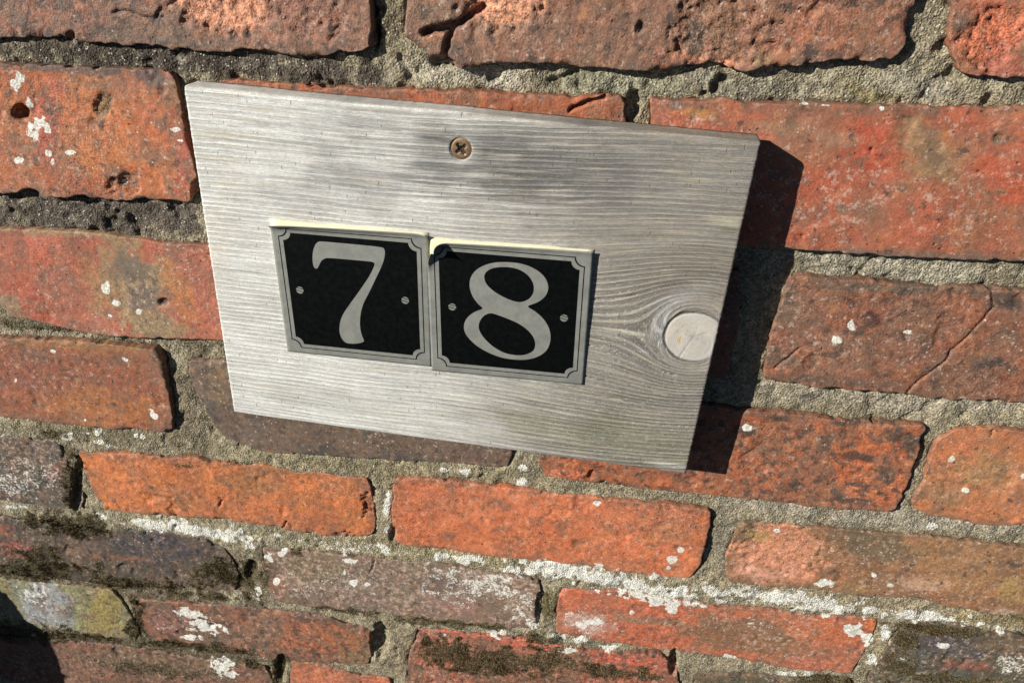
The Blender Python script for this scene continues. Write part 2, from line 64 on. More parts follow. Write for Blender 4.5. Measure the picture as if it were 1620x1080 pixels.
MORTAR_COLS = [[-172.8,120.4,0.0081,-0.0025,-0.0014,-0.0753,1,84,76,64],[-83.1,113.2,0.0188,-0.0035,-0.0023,-0.1386,1,88,80,68],[-238.4,25.6,0.0102,-0.0035,0.0005,-0.0596,1,96,88,76],[-42.3,139.4,0.0875,-0.0156,-0.0031,-0.0548,1,128,118,92],[-16.8,115.9,0.049,-0.0068,-0.0088,-0.1737,1,170,164,138],[13.5,114.7,0.0428,-0.0043,-0.01,-0.1971,1,176,170,146],[72.4,115.0,0.0222,-0.0005,-0.0076,-0.1469,1,150,148,120],[141.5,114.2,0.0296,0.002,-0.0072,-0.1381,1,136,130,108],[207.4,115.0,0.0568,0.0087,-0.0076,-0.1422,0.8,140,130,84],[221.4,116.9,0.0384,0.0066,-0.0078,-0.1438,0.7,156,150,128],[-202.5,-118.4,0.0349,-0.0102,0.0002,-0.0198,1,134,124,98],[-290.3,-150.9,0.014,-0.0051,0.0014,-0.0825,0.9,128,120,92],[-262.7,-57.1,0.0097,-0.0037,-0.0007,-0.1235,0.9,104,98,76],[-195.1,-63.4,0.0441,-0.0133,-0.0005,-0.1241,0.9,116,106,84],[-70.6,-153.3,0.0083,-0.0013,0.0016,-0.0861,1,150,140,108],[229.5,22.5,0.0127,0.0021,-0.0032,-0.1132,1,158,152,128],[246.4,-62.8,0.0111,0.0018,-0.0005,-0.1018,1,166,158,132],[183.3,-69.5,0.1669,0.0164,-0.0003,-0.1085,0.6,130,122,104],[210.5,-65.2,0.1362,0.0173,-0.0009,-0.2206,0.7,110,104,92],[271.4,-152.2,0.0098,0.0017,0.0023,-0.1167,1,164,156,132],[173.9,-189.5,0.1174,0.0092,0.0008,-0.0283,0.9,140,134,112],[-27.9,-233.1,0.0069,-0.0009,-0.0007,-0.0831,1,158,148,112],[-233.8,-237.7,0.0094,-0.003,-0.0006,-0.0788,0.9,164,156,124],[247.4,-230.1,0.0078,0.0009,-0.0006,-0.067,1,162,150,118],[55.2,-273.7,0.1471,-0.0044,0.0018,-0.0356,0.8,120,110,74],[298.6,-284.3,0.0758,0.0136,0.0021,-0.0365,0.9,164,152,116],[-65.8,-356.6,0.0704,-0.0088,0.0017,-0.0244,0.9,150,138,108],[120.5,-304.7,0.0129,0.0,0.001,-0.1367,0.8,150,142,114],[358.2,-236.0,0.0307,0.0074,0.0051,-0.1153,0.9,160,146,104],[-348.9,-309.6,0.0065,-0.0026,0.0003,-0.0363,0.9,98,86,64],[-359.8,-386.8,0.0073,-0.0028,0.0013,-0.0549,0.9,100,90,66],[-187.1,-290.2,0.0458,-0.0108,0.0011,-0.0222,0.8,112,102,78],[-249.1,-388.6,0.0076,-0.0022,0.0019,-0.0797,0.9,104,94,70],[-331.5,-198.7,0.0711,-0.0277,0.0007,-0.0251,0.8,90,80,62]]
LICHEN = [[-261.9,104.1,0.1982,-0.1508,-0.0255,-0.0798,1.3],[-261.3,79.1,0.0983,-0.0943,-0.0622,-0.1073,1.2],[-261.0,91.8,0.3083,-0.1368,-0.0081,-0.1931,1.0],[-279.2,57.5,0.2622,-0.1173,-0.0118,-0.3556,0.9],[-256.2,63.5,0.4008,-0.1693,-0.0178,-0.5083,0.8],[-242.1,64.6,0.2696,-0.1094,-0.0181,-0.5117,1.0],[-170.8,81.0,0.2571,-0.0836,-0.0181,-0.4531,1.0],[-170.2,74.8,0.4259,-0.1371,-0.0258,-0.6703,0.9],[-255.7,58.6,0.5984,-0.2509,-0.0142,-0.419,0.8],[-215.5,47.0,0.4033,-0.1474,-0.0194,-0.6206,1.0],[-245.1,-24.8,0.2781,-0.1027,-0.0026,-0.1924,1.4],[-242.0,-36.2,0.2757,-0.0996,-0.0045,-0.4141,1.3],[-248.0,-46.1,0.2459,-0.1969,-0.2338,-0.3756,1.0],[-226.0,-41.0,0.369,-0.1262,-0.004,-0.4119,1.1],[219.8,-12.7,0.4159,0.0604,-0.0066,-0.3557,0.9],[250.2,-14.2,0.2959,0.0529,-0.0092,-0.5011,0.7],[213.3,-22.8,0.3184,0.0434,-0.0064,-0.4046,0.8],[-235.0,-124.7,0.3336,0.093,0.1081,-0.1648,1.4],[-299.1,-77.3,0.4136,-0.1676,-0.0005,-0.628,1.1],[-245.5,-79.5,0.2648,-0.0923,-0.0001,-0.4752,0.8],[-337.8,-105.3,0.6614,-0.2863,0.0035,-0.5909,1.0],[-292.3,-134.9,0.6594,-0.2476,0.0074,-0.5657,1.0],[173.4,-90.2,0.3247,0.0279,0.0008,-0.2957,1.2],[311.9,-121.7,0.3487,0.1989,0.2906,-0.3921,1.3],[297.8,-100.5,0.4157,-0.0598,-0.1277,-0.2381,0.8],[340.5,-107.4,0.6977,0.1766,0.004,-0.5216,1.0],[-378.8,-208.1,0.03,-0.0129,0.0015,-0.049,0.46],[-359.0,-183.3,0.0462,-0.0195,0.0027,-0.1099,0.4],[146.1,-199.2,0.2869,0.0149,0.0088,-0.2761,1.4],[140.5,-208.6,0.2836,0.0132,0.0093,-0.271,1.2],[84.0,-164.5,0.3837,-0.0022,0.0065,-0.2909,1.2],[138.9,-217.7,0.4496,0.02,0.0147,-0.3996,0.9],[245.7,-215.2,0.1693,0.024,0.0102,-0.2735,1.4],[276.1,-202.8,0.4059,0.0697,0.0115,-0.3382,1.2],[289.5,-210.4,0.2433,0.0444,0.0152,-0.4179,0.9],[207.1,-172.8,0.4043,0.0449,0.0111,-0.4414,1.0],[8.4,-257.5,0.0256,-0.0018,0.0019,-0.0403,0.52],[-28.6,-252.0,0.0404,-0.0042,0.0036,-0.0809,0.46],[33.1,-274.0,0.051,-0.0025,0.0018,-0.0355,0.5],[-170.9,-258.3,0.2102,-0.048,0.0069,-0.1561,1.1],[-158.6,-250.8,0.1913,-0.0419,0.0075,-0.1782,1.2],[-168.6,-284.2,0.2651,-0.0587,0.0076,-0.1497,0.9],[-101.2,-249.4,0.151,-0.0255,0.0154,-0.361,1.2],[-100.8,-275.0,0.2137,-0.0352,0.0113,-0.2305,1.4],[-91.3,-274.1,0.3864,-0.0605,0.0136,-0.2775,1.2],[-108.3,-262.2,0.3873,-0.067,0.0129,-0.2823,1.0],[-19.4,-272.6,0.0249,-0.0024,0.0022,-0.044,0.42],[-145.8,-286.9,0.0312,-0.0063,0.0023,-0.0449,0.36],[85.0,-286.0,0.0658,0.0118,0.0759,-0.1696,0.9],[78.8,-308.3,0.1263,-0.0012,0.0135,-0.2248,1.2],[103.0,-313.3,0.1452,0.0016,0.0166,-0.2685,1.1],[117.4,-267.5,0.4255,0.0102,0.0182,-0.3639,1.0],[276.1,-259.1,0.0996,-0.0076,-0.0651,-0.1417,1.4],[286.7,-267.2,0.2554,0.0437,0.0087,-0.1669,1.2],[194.8,-303.5,0.1524,0.0135,0.014,-0.231,1.1],[209.9,-266.6,0.0555,0.0058,0.0063,-0.1236,0.4],[313.7,-282.8,0.2549,0.049,0.0167,-0.2935,1.3],[337.0,-264.4,0.1686,0.0363,0.0133,-0.254,0.8],[386.4,-273.8,0.0598,0.0153,0.0038,-0.0687,0.48],[-408.5,-343.2,0.0476,-0.0194,0.0028,-0.0456,0.5],[-395.0,-378.0,0.053,-0.0204,0.0049,-0.0705,0.4],[-254.9,-337.8,0.0648,-0.0303,-0.0338,-0.0958,1.1],[-246.6,-353.9,0.0566,-0.0222,-0.0168,-0.0842,1.1],[-263.2,-370.2,0.084,-0.0237,0.0136,-0.1936,1.0],[-238.3,-401.1,0.0754,-0.0193,0.0073,-0.0928,1.4],[-234.5,-412.6,0.1031,-0.0258,0.0111,-0.1369,1.1],[-227.1,-353.6,0.2153,-0.0552,0.02,-0.2993,1.0],[15.6,-313.5,0.1399,-0.0087,0.0134,-0.2205,1.2],[71.9,-321.6,0.0996,-0.0015,0.014,-0.2196,0.7],[102.8,-332.3,0.2,0.0021,0.0218,-0.3252,1.0],[68.1,-234.2,0.0143,-0.0005,0.0014,-0.0849,0.78],[134.1,-246.3,0.0219,0.0006,0.0016,-0.0843,0.7],[227.0,-236.8,0.011,0.0011,-0.0006,-0.079,0.62],[-233.5,-236.3,0.0134,-0.0042,-0.0007,-0.0948,0.72],[-97.8,-236.0,0.0142,-0.0027,-0.0007,-0.0977,0.44],[317.5,-238.9,0.02,0.0036,-0.0009,-0.1149,0.6],[-314.5,-153.7,0.1929,-0.0753,0.0036,-0.2042,1.4],[-288.2,-147.1,0.2803,-0.1029,0.0038,-0.2374,1.3],[-296.7,-149.9,0.4876,-0.1826,0.0092,-0.5503,1.2],[-257.2,-147.0,0.4976,-0.1677,0.0054,-0.3347,1.1],[-251.8,-147.6,0.4986,-0.1653,0.0055,-0.3347,1.2],[-289.1,-157.2,0.1946,-0.0709,0.006,-0.3265,1.2],[-282.7,-160.0,0.2434,-0.087,0.0078,-0.4066,1.1],[-371.3,-160.3,0.3119,-0.1379,0.0075,-0.3991,1.2],[-265.8,-235.7,0.0385,-0.0123,0.0054,-0.1434,1.3],[-209.8,-238.2,0.045,-0.012,0.0056,-0.1443,1.2],[-233.0,-234.3,0.0939,-0.0271,0.0078,-0.2066,1.0],[-309.6,-235.2,0.1297,-0.0464,0.0075,-0.2034,1.0],[-185.1,-248.1,0.1895,-0.0461,0.0059,-0.1425,1.1],[-158.8,-232.0,0.1387,-0.0309,0.0111,-0.2943,1.1],[-188.8,-239.1,0.1059,-0.0263,0.0071,-0.1807,0.9],[-75.1,-235.2,0.1545,-0.0228,0.0073,-0.1858,1.0],[-67.8,-188.3,0.3494,-0.0514,0.0026,-0.0951,1.0],[-69.2,-212.2,0.3421,-0.0497,0.0074,-0.2213,1.1],[-24.4,-150.3,0.1845,-0.0204,0.0079,-0.4376,1.1],[-8.6,-150.5,0.2027,-0.0193,0.0053,-0.2926,1.3],[31.6,-154.9,0.2516,-0.0141,0.0043,-0.2196,1.3],[32.8,-141.4,0.2869,-0.016,0.0048,-0.3006,1.2],[-29.4,-236.0,0.1365,-0.0146,0.0085,-0.2139,1.3],[-12.3,-237.3,0.0793,-0.0072,0.0067,-0.1665,1.1],[-0.1,-233.4,0.2971,-0.0239,0.01,-0.2521,1.2],[20.6,-240.6,0.1043,-0.0064,0.0078,-0.1874,1.1],[53.9,-231.3,0.0534,-0.0017,0.0067,-0.1704,0.9],[70.4,-233.8,0.0429,-0.0007,0.0056,-0.1392,1.4],[94.0,-237.8,0.048,0.0002,0.0058,-0.1389,1.4],[115.0,-239.6,0.099,0.0022,0.0072,-0.1699,1.2],[133.6,-251.0,0.1279,0.0049,0.0053,-0.1156,1.3],[147.8,-253.9,0.1819,0.0093,0.0078,-0.1666,1.1],[147.3,-261.5,0.1807,0.0091,0.009,-0.1849,1.2],[149.4,-239.7,0.1302,0.0069,0.011,-0.2564,1.1],[174.0,-237.5,0.1122,0.0084,0.0083,-0.194,1.3],[178.9,-247.2,0.1592,0.0126,0.0115,-0.2544,1.1],[198.7,-238.5,0.0945,0.0092,0.0084,-0.1946,0.9],[218.8,-239.6,0.0879,0.0101,0.0057,-0.13,1.1],[260.6,-241.3,0.1293,0.0196,0.0087,-0.1959,1.2],[281.4,-238.3,0.0982,0.0168,0.01,-0.2261,1.2],[308.5,-236.7,0.0997,0.0195,0.0078,-0.1774,1.2],[325.7,-238.1,0.0926,0.0195,0.0089,-0.1997,1.2],[346.9,-232.3,0.306,0.0705,0.01,-0.2317,1.1],[296.6,-257.3,0.1943,0.0352,0.0063,-0.1277,0.9],[295.2,-288.6,0.1616,0.0283,0.0106,-0.181,0.8],[227.8,116.0,0.3149,0.0566,-0.0233,-0.4315,1.3],[207.2,107.1,0.6745,0.1021,-0.0343,-0.6684,1.1],[170.6,108.5,0.3662,0.0382,-0.0423,-0.8261,1.0],[301.5,-155.6,0.2879,0.0587,0.0056,-0.2668,1.2],[179.2,107.9,0.276,0.0318,-0.0565,-1.1036,0.8],[-113.5,-239.8,0.0656,-0.0119,0.0098,-0.2441,0.5],[40.9,-297.7,0.1003,-0.0042,0.0129,-0.2274,0.5],[236.7,-315.0,0.0978,0.012,0.0126,-0.1955,0.9],[254.7,-312.0,0.2174,0.03,0.0177,-0.2759,0.9],[-31.6,-323.2,0.2382,-0.024,0.0201,-0.3232,1.0],[10.4,-313.0,0.1222,-0.0081,0.016,-0.2647,1.1],[-388.8,-236.2,0.0439,-0.0188,0.0103,-0.2804,0.7],[61.3,-308.6,0.0911,-0.0022,0.0134,-0.224,0.8],[-187.9,-301.4,0.2272,-0.0533,0.0071,-0.1306,1.1],[370.7,-243.4,0.2449,0.0611,0.0124,-0.2659,0.8],[87.4,-285.6,0.0345,-0.0001,0.0032,-0.0585,0.42],[200.6,-264.9,0.0138,0.001,-0.0001,-0.0574,0.34],[-101.5,-272.3,0.0161,-0.0027,0.0022,-0.0463,0.34],[-258.5,-348.8,0.0213,-0.006,0.0033,-0.05,0.36],[-352.1,-195.0,0.0204,-0.0084,0.0014,-0.0503,0.4],[251.6,-189.4,0.0152,0.0023,0.0017,-0.0576,0.3],[-337.2,-419.3,0.0132,-0.0043,0.0043,-0.0536,0.3]]
MOSS = [[-341.5,-248.0,0.0187,-0.0071,0.0025,-0.063,1.0],[-382.9,-303.7,0.0168,-0.0067,0.003,-0.0574,1.1],[-307.2,-308.0,0.0133,-0.0044,0.0058,-0.1057,1.0],[-218.8,-283.0,0.0396,-0.0105,0.0026,-0.0515,0.9],[-194.2,-284.1,0.0835,-0.0203,0.0017,-0.0335,0.8],[-313.6,-358.9,0.1038,-0.0337,0.0022,-0.0326,1.1],[-259.7,-381.3,0.0152,-0.0042,0.0093,-0.127,1.0],[-325.4,-154.9,0.0738,-0.0295,0.0032,-0.1807,0.8],[-325.7,-201.2,0.0841,-0.0323,0.0009,-0.0313,0.9],[-116.1,-309.1,0.0207,-0.0036,0.0094,-0.1631,0.7],[-20.5,-307.5,0.0176,-0.0016,0.0097,-0.1661,0.8],[-32.4,-342.0,0.0427,-0.0043,0.003,-0.0448,1.0],[4.9,-348.9,0.0172,-0.0012,0.0033,-0.048,1.0],[57.0,-333.8,0.0327,-0.0009,0.0039,-0.0586,0.9],[105.7,-338.0,0.0222,0.0003,0.0063,-0.0921,0.9],[51.3,-312.0,0.0498,-0.0016,0.009,-0.1482,0.8],[310.5,-261.4,0.0899,0.0173,0.0032,-0.0635,1.0],[328.5,-248.6,0.0284,0.006,0.0083,-0.1741,1.0],[312.9,-288.6,0.0671,0.0128,0.0028,-0.0484,0.9],[363.7,-298.1,0.021,0.0049,0.0064,-0.1029,0.9],[269.8,-317.8,0.0311,0.0047,0.0151,-0.2282,0.9],[374.3,-228.6,0.083,0.0212,0.0058,-0.1369,0.6],[-178.5,-281.5,0.1684,-0.0388,0.002,-0.0397,0.6],[-185.0,-399.0,0.106,-0.0227,0.0034,-0.0433,1.0],[51.3,-274.3,0.2283,-0.0076,0.0028,-0.0547,0.8],[-439.3,-394.8,0.0155,-0.0064,0.004,-0.0547,0.8],[-360.3,-388.6,0.0178,-0.0063,0.0102,-0.1395,0.9],[-306.2,-422.0,0.016,-0.0048,0.0055,-0.067,0.6],[-208.2,-395.1,0.0562,-0.0131,0.0109,-0.141,0.9],[-145.6,-248.1,0.1377,-0.0287,0.0075,-0.1794,0.7],[-233.4,-313.0,0.0221,-0.006,0.009,-0.1592,0.9],[-218.5,-168.9,0.0332,-0.0097,0.007,-0.3245,0.5],[-177.3,-162.5,0.0679,-0.0174,0.0084,-0.4138,0.5],[-311.6,-61.3,0.016,-0.0068,-0.0011,-0.2421,0.6],[-260.1,-64.2,0.0237,-0.0088,-0.0013,-0.3251,0.5],[-204.4,-64.2,0.0548,-0.017,-0.0013,-0.3297,0.5],[-330.6,-349.7,0.0553,-0.0189,0.0025,-0.0395,0.35],[-12.7,134.0,0.1507,-0.0206,-0.0091,-0.164,0.4],[207.7,113.5,0.1418,0.0217,-0.01,-0.1889,0.5],[-383.9,-288.9,0.0283,-0.0114,0.0032,-0.0646,0.9]]
SPALL = [[-132.4,147.1,0.0354,-0.0107,-0.0046,-0.0809,2.0],[-85.7,145.9,0.0486,-0.0116,-0.0047,-0.0821,1.6],[18.5,150.0,0.0476,-0.0046,-0.0061,-0.1019,2.2],[128.3,141.8,0.0453,0.0024,-0.0033,-0.0555,2.0],[248.6,140.5,0.0498,0.0581,0.0536,-0.0464,1.8],[-212.0,95.4,0.2123,-0.0814,-0.006,-0.1386,1.5],[-213.4,47.1,0.0932,-0.0338,-0.0056,-0.1775,1.8],[-82.0,-190.3,0.1485,-0.0238,0.0025,-0.0892,2.5],[-104.2,-225.2,0.1111,-0.0195,0.0069,-0.188,2.0],[212.1,-189.6,0.0342,0.0039,0.0015,-0.0503,1.2]]
HOLES = [[86.7,141.4,0.6337,-0.1239,-0.0697,-0.3117,2.5],[-267.5,87.2,0.2038,-0.0916,-0.009,-0.2224,9],[-214.4,47.8,0.4039,-0.1472,-0.0131,-0.4146,3],[-167.6,45.6,0.4965,-0.1527,-0.0056,-0.1795,5],[-277.3,38.5,0.1657,-0.0721,-0.0138,-0.4783,5],[-243.6,36.7,0.1966,-0.0775,-0.0172,-0.6016,4],[207.1,86.8,1.0932,0.1611,-0.0362,-0.7917,1.5],[264.6,95.3,0.3834,0.0851,-0.0231,-0.4735,1.2],[182.9,39.0,1.0112,0.1116,-0.0301,-0.9271,1.5],[-206.8,-32.4,0.2816,-0.0913,-0.0041,-0.351,2],[79.0,-139.9,0.4556,-0.0995,-0.0725,-0.22,2],[126.8,113.7,0.4028,0.0194,-0.0171,-0.3291,5],[130.3,117.8,0.2952,0.0156,-0.0221,-0.4164,5],[121.9,110.5,0.533,0.0222,-0.0333,-0.6514,4],[-292.5,32.4,0.176,-0.0791,-0.0091,-0.3357,6],[-222.0,130.1,0.3753,-0.1555,-0.0258,-0.4996,5],[-86.5,-340.6,0.1313,-0.0189,0.0029,-0.0445,8],[-183.5,-396.9,0.1888,-0.0403,0.004,-0.0513,6],[154.1,-319.0,0.2954,0.0158,0.0039,-0.0609,5],[-190.1,-276.2,0.1851,-0.0447,0.0041,-0.085,5],[47.9,-276.3,0.256,-0.0093,0.003,-0.059,3],[-48.9,133.1,0.5881,-0.1089,-0.0059,-0.1075,6],[-13.2,121.7,0.1484,-0.0201,-0.0138,-0.2648,6],[-322.2,-203.9,0.2055,-0.0779,0.001,-0.0333,5],[-86.8,84.5,0.9044,-0.2002,-0.0393,-0.9406,1],[-66.1,-216.2,0.4097,-0.0581,0.0038,-0.1099,4],[-31.9,145.5,0.7548,-0.1247,-0.0049,-0.0838,3],[-157.9,104.1,0.2951,-0.0939,-0.0095,-0.2059,3],[87.2,102.3,0.2577,-0.0009,-0.0063,-0.1311,6],[13.5,114.7,0.2994,-0.0298,-0.0229,-0.4506,4],[229.2,135.8,0.3965,0.074,-0.0181,-0.3042,4]]
CRACKS = [[[[-21.8,136.8],[-12.5,138.8],[-4.2,141.1],[2.4,145.7],[8.0,149.2]],3.0,8],[[[-7.2,139.5],[-9.4,133.5],[-11.6,126.4],[-12.9,120.5]],3.0,8],[[[286.4,15.4],[290.3,3.5],[287.6,-3.8],[284.0,-11.7],[280.6,-18.5],[276.9,-25.4],[275.4,-32.3],[270.4,-39.1],[261.7,-50.0],[260.3,-55.5]],0.5,2.5],[[[53.7,100.1],[60.7,103.9],[68.1,106.4],[75.4,108.9]],1.6,5],[[[-193.0,142.3],[-186.4,143.6],[-180.5,141.0],[-170.0,139.3],[-164.4,145.9]],1.0,2],[[[-82.2,-241.6],[-84.1,-252.1],[-86.8,-259.4]],0.8,2],[[[314.7,-80.7],[314.7,-76.0]],0.8,2],[[[-203.6,-194.5],[-198.6,-200.1],[-202.0,-206.9]],0.9,2],[[[-153.7,-222.7],[-149.5,-214.9],[-145.8,-220.9]],0.9,2],[[[182.8,-44.5],[188.8,-37.4],[193.6,-30.5]],1.0,1.5],[[[-88.4,108.1],[-83.9,107.0],[-78.4,107.8]],1.6,5]]
NUM = {"seven":[[-81.8,28.6],[-77.3,28.6],[-45.6,27.7],[-44.1,26.5],[-44.0,23.9],[-45.0,19.8],[-47.4,14.3],[-51.2,7.2],[-55.1,-0.4],[-59.1,-7.4],[-61.3,-12.5],[-62.8,-18.5],[-63.4,-24.4],[-63.0,-29.6],[-61.6,-33.9],[-62.4,-34.9],[-65.9,-36.2],[-71.5,-36.8],[-74.1,-36.0],[-76.1,-33.0],[-76.7,-28.5],[-75.9,-24.0],[-74.4,-19.4],[-71.8,-14.9],[-67.9,-9.5],[-62.5,-2.3],[-57.2,5.1],[-53.4,10.9],[-51.1,15.4],[-50.6,17.2],[-51.5,18.2],[-55.3,18.4],[-77.8,18.9],[-80.2,18.3],[-82.4,16.6],[-84.0,13.7],[-85.0,12.0],[-86.0,11.4],[-87.2,12.1],[-87.6,14.8],[-87.3,18.9],[-86.3,23.0],[-84.7,26.3],[-83.2,28.0]],"eight":[[25.9,23.8],[33.2,23.5],[40.5,21.2],[46.0,17.0],[48.4,11.9],[48.3,7.9],[46.4,3.7],[42.1,-0.0],[36.0,-2.5],[41.0,-5.0],[46.1,-9.4],[49.4,-14.8],[50.7,-20.3],[50.3,-26.1],[48.0,-31.5],[42.9,-35.6],[36.5,-38.0],[28.7,-38.5],[20.9,-37.7],[13.1,-34.7],[6.6,-30.8],[2.2,-26.1],[-0.1,-21.9],[-0.1,-17.5],[1.2,-13.9],[4.5,-10.0],[8.3,-7.6],[11.9,-6.2],[8.4,-3.4],[5.3,1.2],[3.9,5.9],[3.9,9.9],[5.0,14.0],[8.2,18.2],[13.1,21.2],[18.6,23.1]],"e1":[[23.5,20.7],[28.4,20.7],[33.2,19.4],[37.5,16.4],[40.1,12.0],[40.5,8.0],[39.6,4.5],[37.2,1.6],[33.5,-0.3],[29.8,-0.2],[23.5,1.9],[17.3,5.5],[13.4,9.3],[12.2,13.2],[12.7,15.9],[14.9,18.3],[18.6,20.0]],"e2":[[15.9,-8.4],[19.7,-9.5],[26.0,-11.5],[32.4,-14.1],[37.5,-17.9],[40.7,-21.9],[42.0,-26.2],[41.5,-30.6],[39.0,-33.0],[35.2,-34.9],[30.0,-35.4],[23.5,-34.5],[17.0,-30.9],[11.9,-25.9],[9.0,-21.1],[8.5,-17.5],[9.5,-13.9],[11.9,-10.4]],"p7":[[-111.9,-46.0],[-20.7,-48.2]],"p8":[[-20.9,-50.9],[71.0,-52.1]],"s7":[[-97.9,-3.0],[-34.3,-4.7]],"s8":[[-6.6,-6.6],[57.8,-8.2]]}
BOARD = {"c":[[-146.1,110.2],[148.9,93.9],[137.5,-111.9],[-157.4,-97.3]],"screw":[0.8,84.1],"knot":[130.2,-15.0]}
WOOD_COLS = [[43.6,84.8,0.0072,-0.0004,-0.0011,-0.0258,0.6,146,142,134],[47.1,74.5,0.0154,-0.0006,-0.001,-0.0459,0.75,112,108,102],[-58.8,59.5,0.0202,-0.0035,-0.0011,-0.0703,0.5,170,166,160],[-19.0,81.9,0.0425,-0.0053,-0.0043,-0.1883,0.4,150,146,140],[105.2,68.3,0.0158,0.0003,-0.0013,-0.0338,0.5,166,158,148],[129.7,-60.7,0.0211,0.0009,-0.0,-0.0281,0.6,160,152,140],[83.3,-89.1,0.0118,-0.0006,-0.0027,-0.0472,0.7,150,146,120],[-73.4,-82.3,0.012,-0.0026,-0.0038,-0.0667,0.5,196,192,176],[-14.0,-39.4,0.013,-0.0015,-0.0004,-0.0564,0.3,190,186,170],[-145.6,16.8,0.0851,-0.0243,-0.0003,-0.0123,0.35,226,214,190],[97.5,-29.1,0.0337,-0.0074,-0.0249,-0.0772,0.5,140,132,124],[111.8,-11.4,0.096,0.0025,-0.0009,-0.0625,0.5,214,210,204],[115.2,5.4,0.0385,0.0169,0.0855,-0.1661,0.4,196,192,186]]
WOOD_STREAKS = [[-10.3,89.1,0.0718,-0.0095,-0.0431,-1.0242,0.7,84,78,72],[12.7,84.7,0.0846,-0.0086,-0.018,-0.4377,0.7,110,104,98],[-7.2,-68.7,0.042,-0.0057,-0.0142,-0.352,0.9,222,218,204],[-10.0,-90.0,0.0493,-0.0074,-0.0228,-0.4022,0.9,226,222,210],[127.2,-105.8,0.0652,-0.0001,-0.0224,-0.407,0.8,220,214,198],[89.3,-15.4,0.0471,-0.0,-0.0084,-0.6152,0.8,214,204,184],[138.6,53.4,0.0792,0.0011,-0.0332,-0.3714,0.6,206,196,164],[142.5,48.5,0.1052,0.002,-0.065,-0.7346,0.6,140,128,100],[-130.0,85.3,0.0463,-0.0135,-0.0144,-0.3637,0.6,238,228,204],[-134.3,73.2,0.0547,-0.016,-0.0205,-0.5641,0.6,236,222,196],[-131.5,59.2,0.0674,-0.0191,-0.0179,-0.5459,0.6,232,216,188],[-102.7,99.6,0.0319,-0.0083,-0.0334,-0.7617,0.6,236,226,206],[-8.3,98.5,0.0102,-0.0013,-0.0234,-0.5251,0.5,206,200,186]]

# ------------------------------------------------------------------ helpers
rng = np.random.default_rng(7)
random.seed(7)
_T = rng.random((8, 512, 512)).astype(np.float64)

def vn(x, y, seed=0):
    """smooth value noise in -1..1"""
    x = np.asarray(x, float) + 1000.37 + seed * 17.13
    y = np.asarray(y, float) + 1000.71 + seed * 9.77
    xi = np.floor(x).astype(int); yi = np.floor(y).astype(int)
    fx = x - xi; fy = y - yi
    fx = fx * fx * fx * (fx * (fx * 6 - 15) + 10); fy = fy * fy * fy * (fy * (fy * 6 - 15) + 10)
    t = _T[seed % 8]
    a = t[xi & 511, yi & 511]; b = t[(xi + 1) & 511, yi & 511]
    c = t[xi & 511, (yi + 1) & 511]; d = t[(xi + 1) & 511, (yi + 1) & 511]
    return 2 * ((a * (1 - fx) + b * fx) * (1 - fy) + (c * (1 - fx) + d * fx) * fy) - 1

def fbm(x, y, wl, octv=4, seed=0, gain=.5):
    s = 0; a = 1; n = 0
    for i in range(octv):
        c, k = math.cos(i * 1.1), math.sin(i * 1.1)
        s = s + a * vn((x * c - y * k) / wl, (x * k + y * c) / wl, seed + i); n += a
        a *= gain; wl *= .5
    return s / n * 1.4

def ss(e0, e1, x):
    t = np.clip((x - e0) / (e1 - e0), 0, 1)
    return t * t * (3 - 2 * t)

def lin(rgb, k=1.0):
    c = np.asarray(rgb, float) / 255
    return np.where(c <= .04045, c / 12.92, ((c + .055) / 1.055) ** 2.4) * k

KA = np.array([.70, .745, .79])          # from colour in the sun to surface albedo

def blob(f, x, y, n1, hard=.75):
    """0..1 stain mask of one feature; n1 is noise that breaks its outline"""
    dx = x - f[0]; dy = y - f[1]
    r = np.hypot(f[2] * dx + f[3] * dy, f[4] * dx + f[5] * dy)
    return ss(1.15, hard, r + n1)

def near(f, x0, x1, y0, y1, pad=1.5):
    m = np.linalg.inv(np.array([[f[2], f[3]], [f[4], f[5]]]))
    ex = pad * np.abs(m[0]).sum(); ey = pad * np.abs(m[1]).sum()
    return f[0] + ex > x0 and f[0] - ex < x1 and f[1] + ey > y0 and f[1] - ey < y1

def feats(lst, x, y):
    x0, x1, y0, y1 = x.min(), x.max(), y.min(), y.max()
    return [f for f in lst if near(f, x0, x1, y0, y1)]

def paint(col, lst, x, y, n1, hard=.6):
    for f in feats(lst, x, y):
        m = blob(f, x, y, n1, hard) * f[6]
        rgb = np.array(f[7:10], float)
        if rgb[0] > 1.25 * rgb[1]:
            rgb = rgb * (.96, 1.09, 1.05)
        col = col * (1 - m[:, None]) + lin(rgb, KA) * m[:, None]
    return col

def masks(x, y):
    n = .46 * fbm(x, y, 10, 4, 3) + .26 * fbm(x, y, 2.8, 2, 5)
    n2 = n * .45 + .55 * fbm(x, y, 4.4, 3, 1)
    li = np.zeros_like(x); mo = np.zeros_like(x)
    for f in feats(LICHEN, x, y):
        li = np.maximum(li, blob(f, x, y, n2, .3) * f[6] * .80)
    for f in feats(MOSS, x, y):
        mo = np.maximum(mo, blob(f, x, y, n, .45) * f[6] * 1.12)
    return li, mo, n

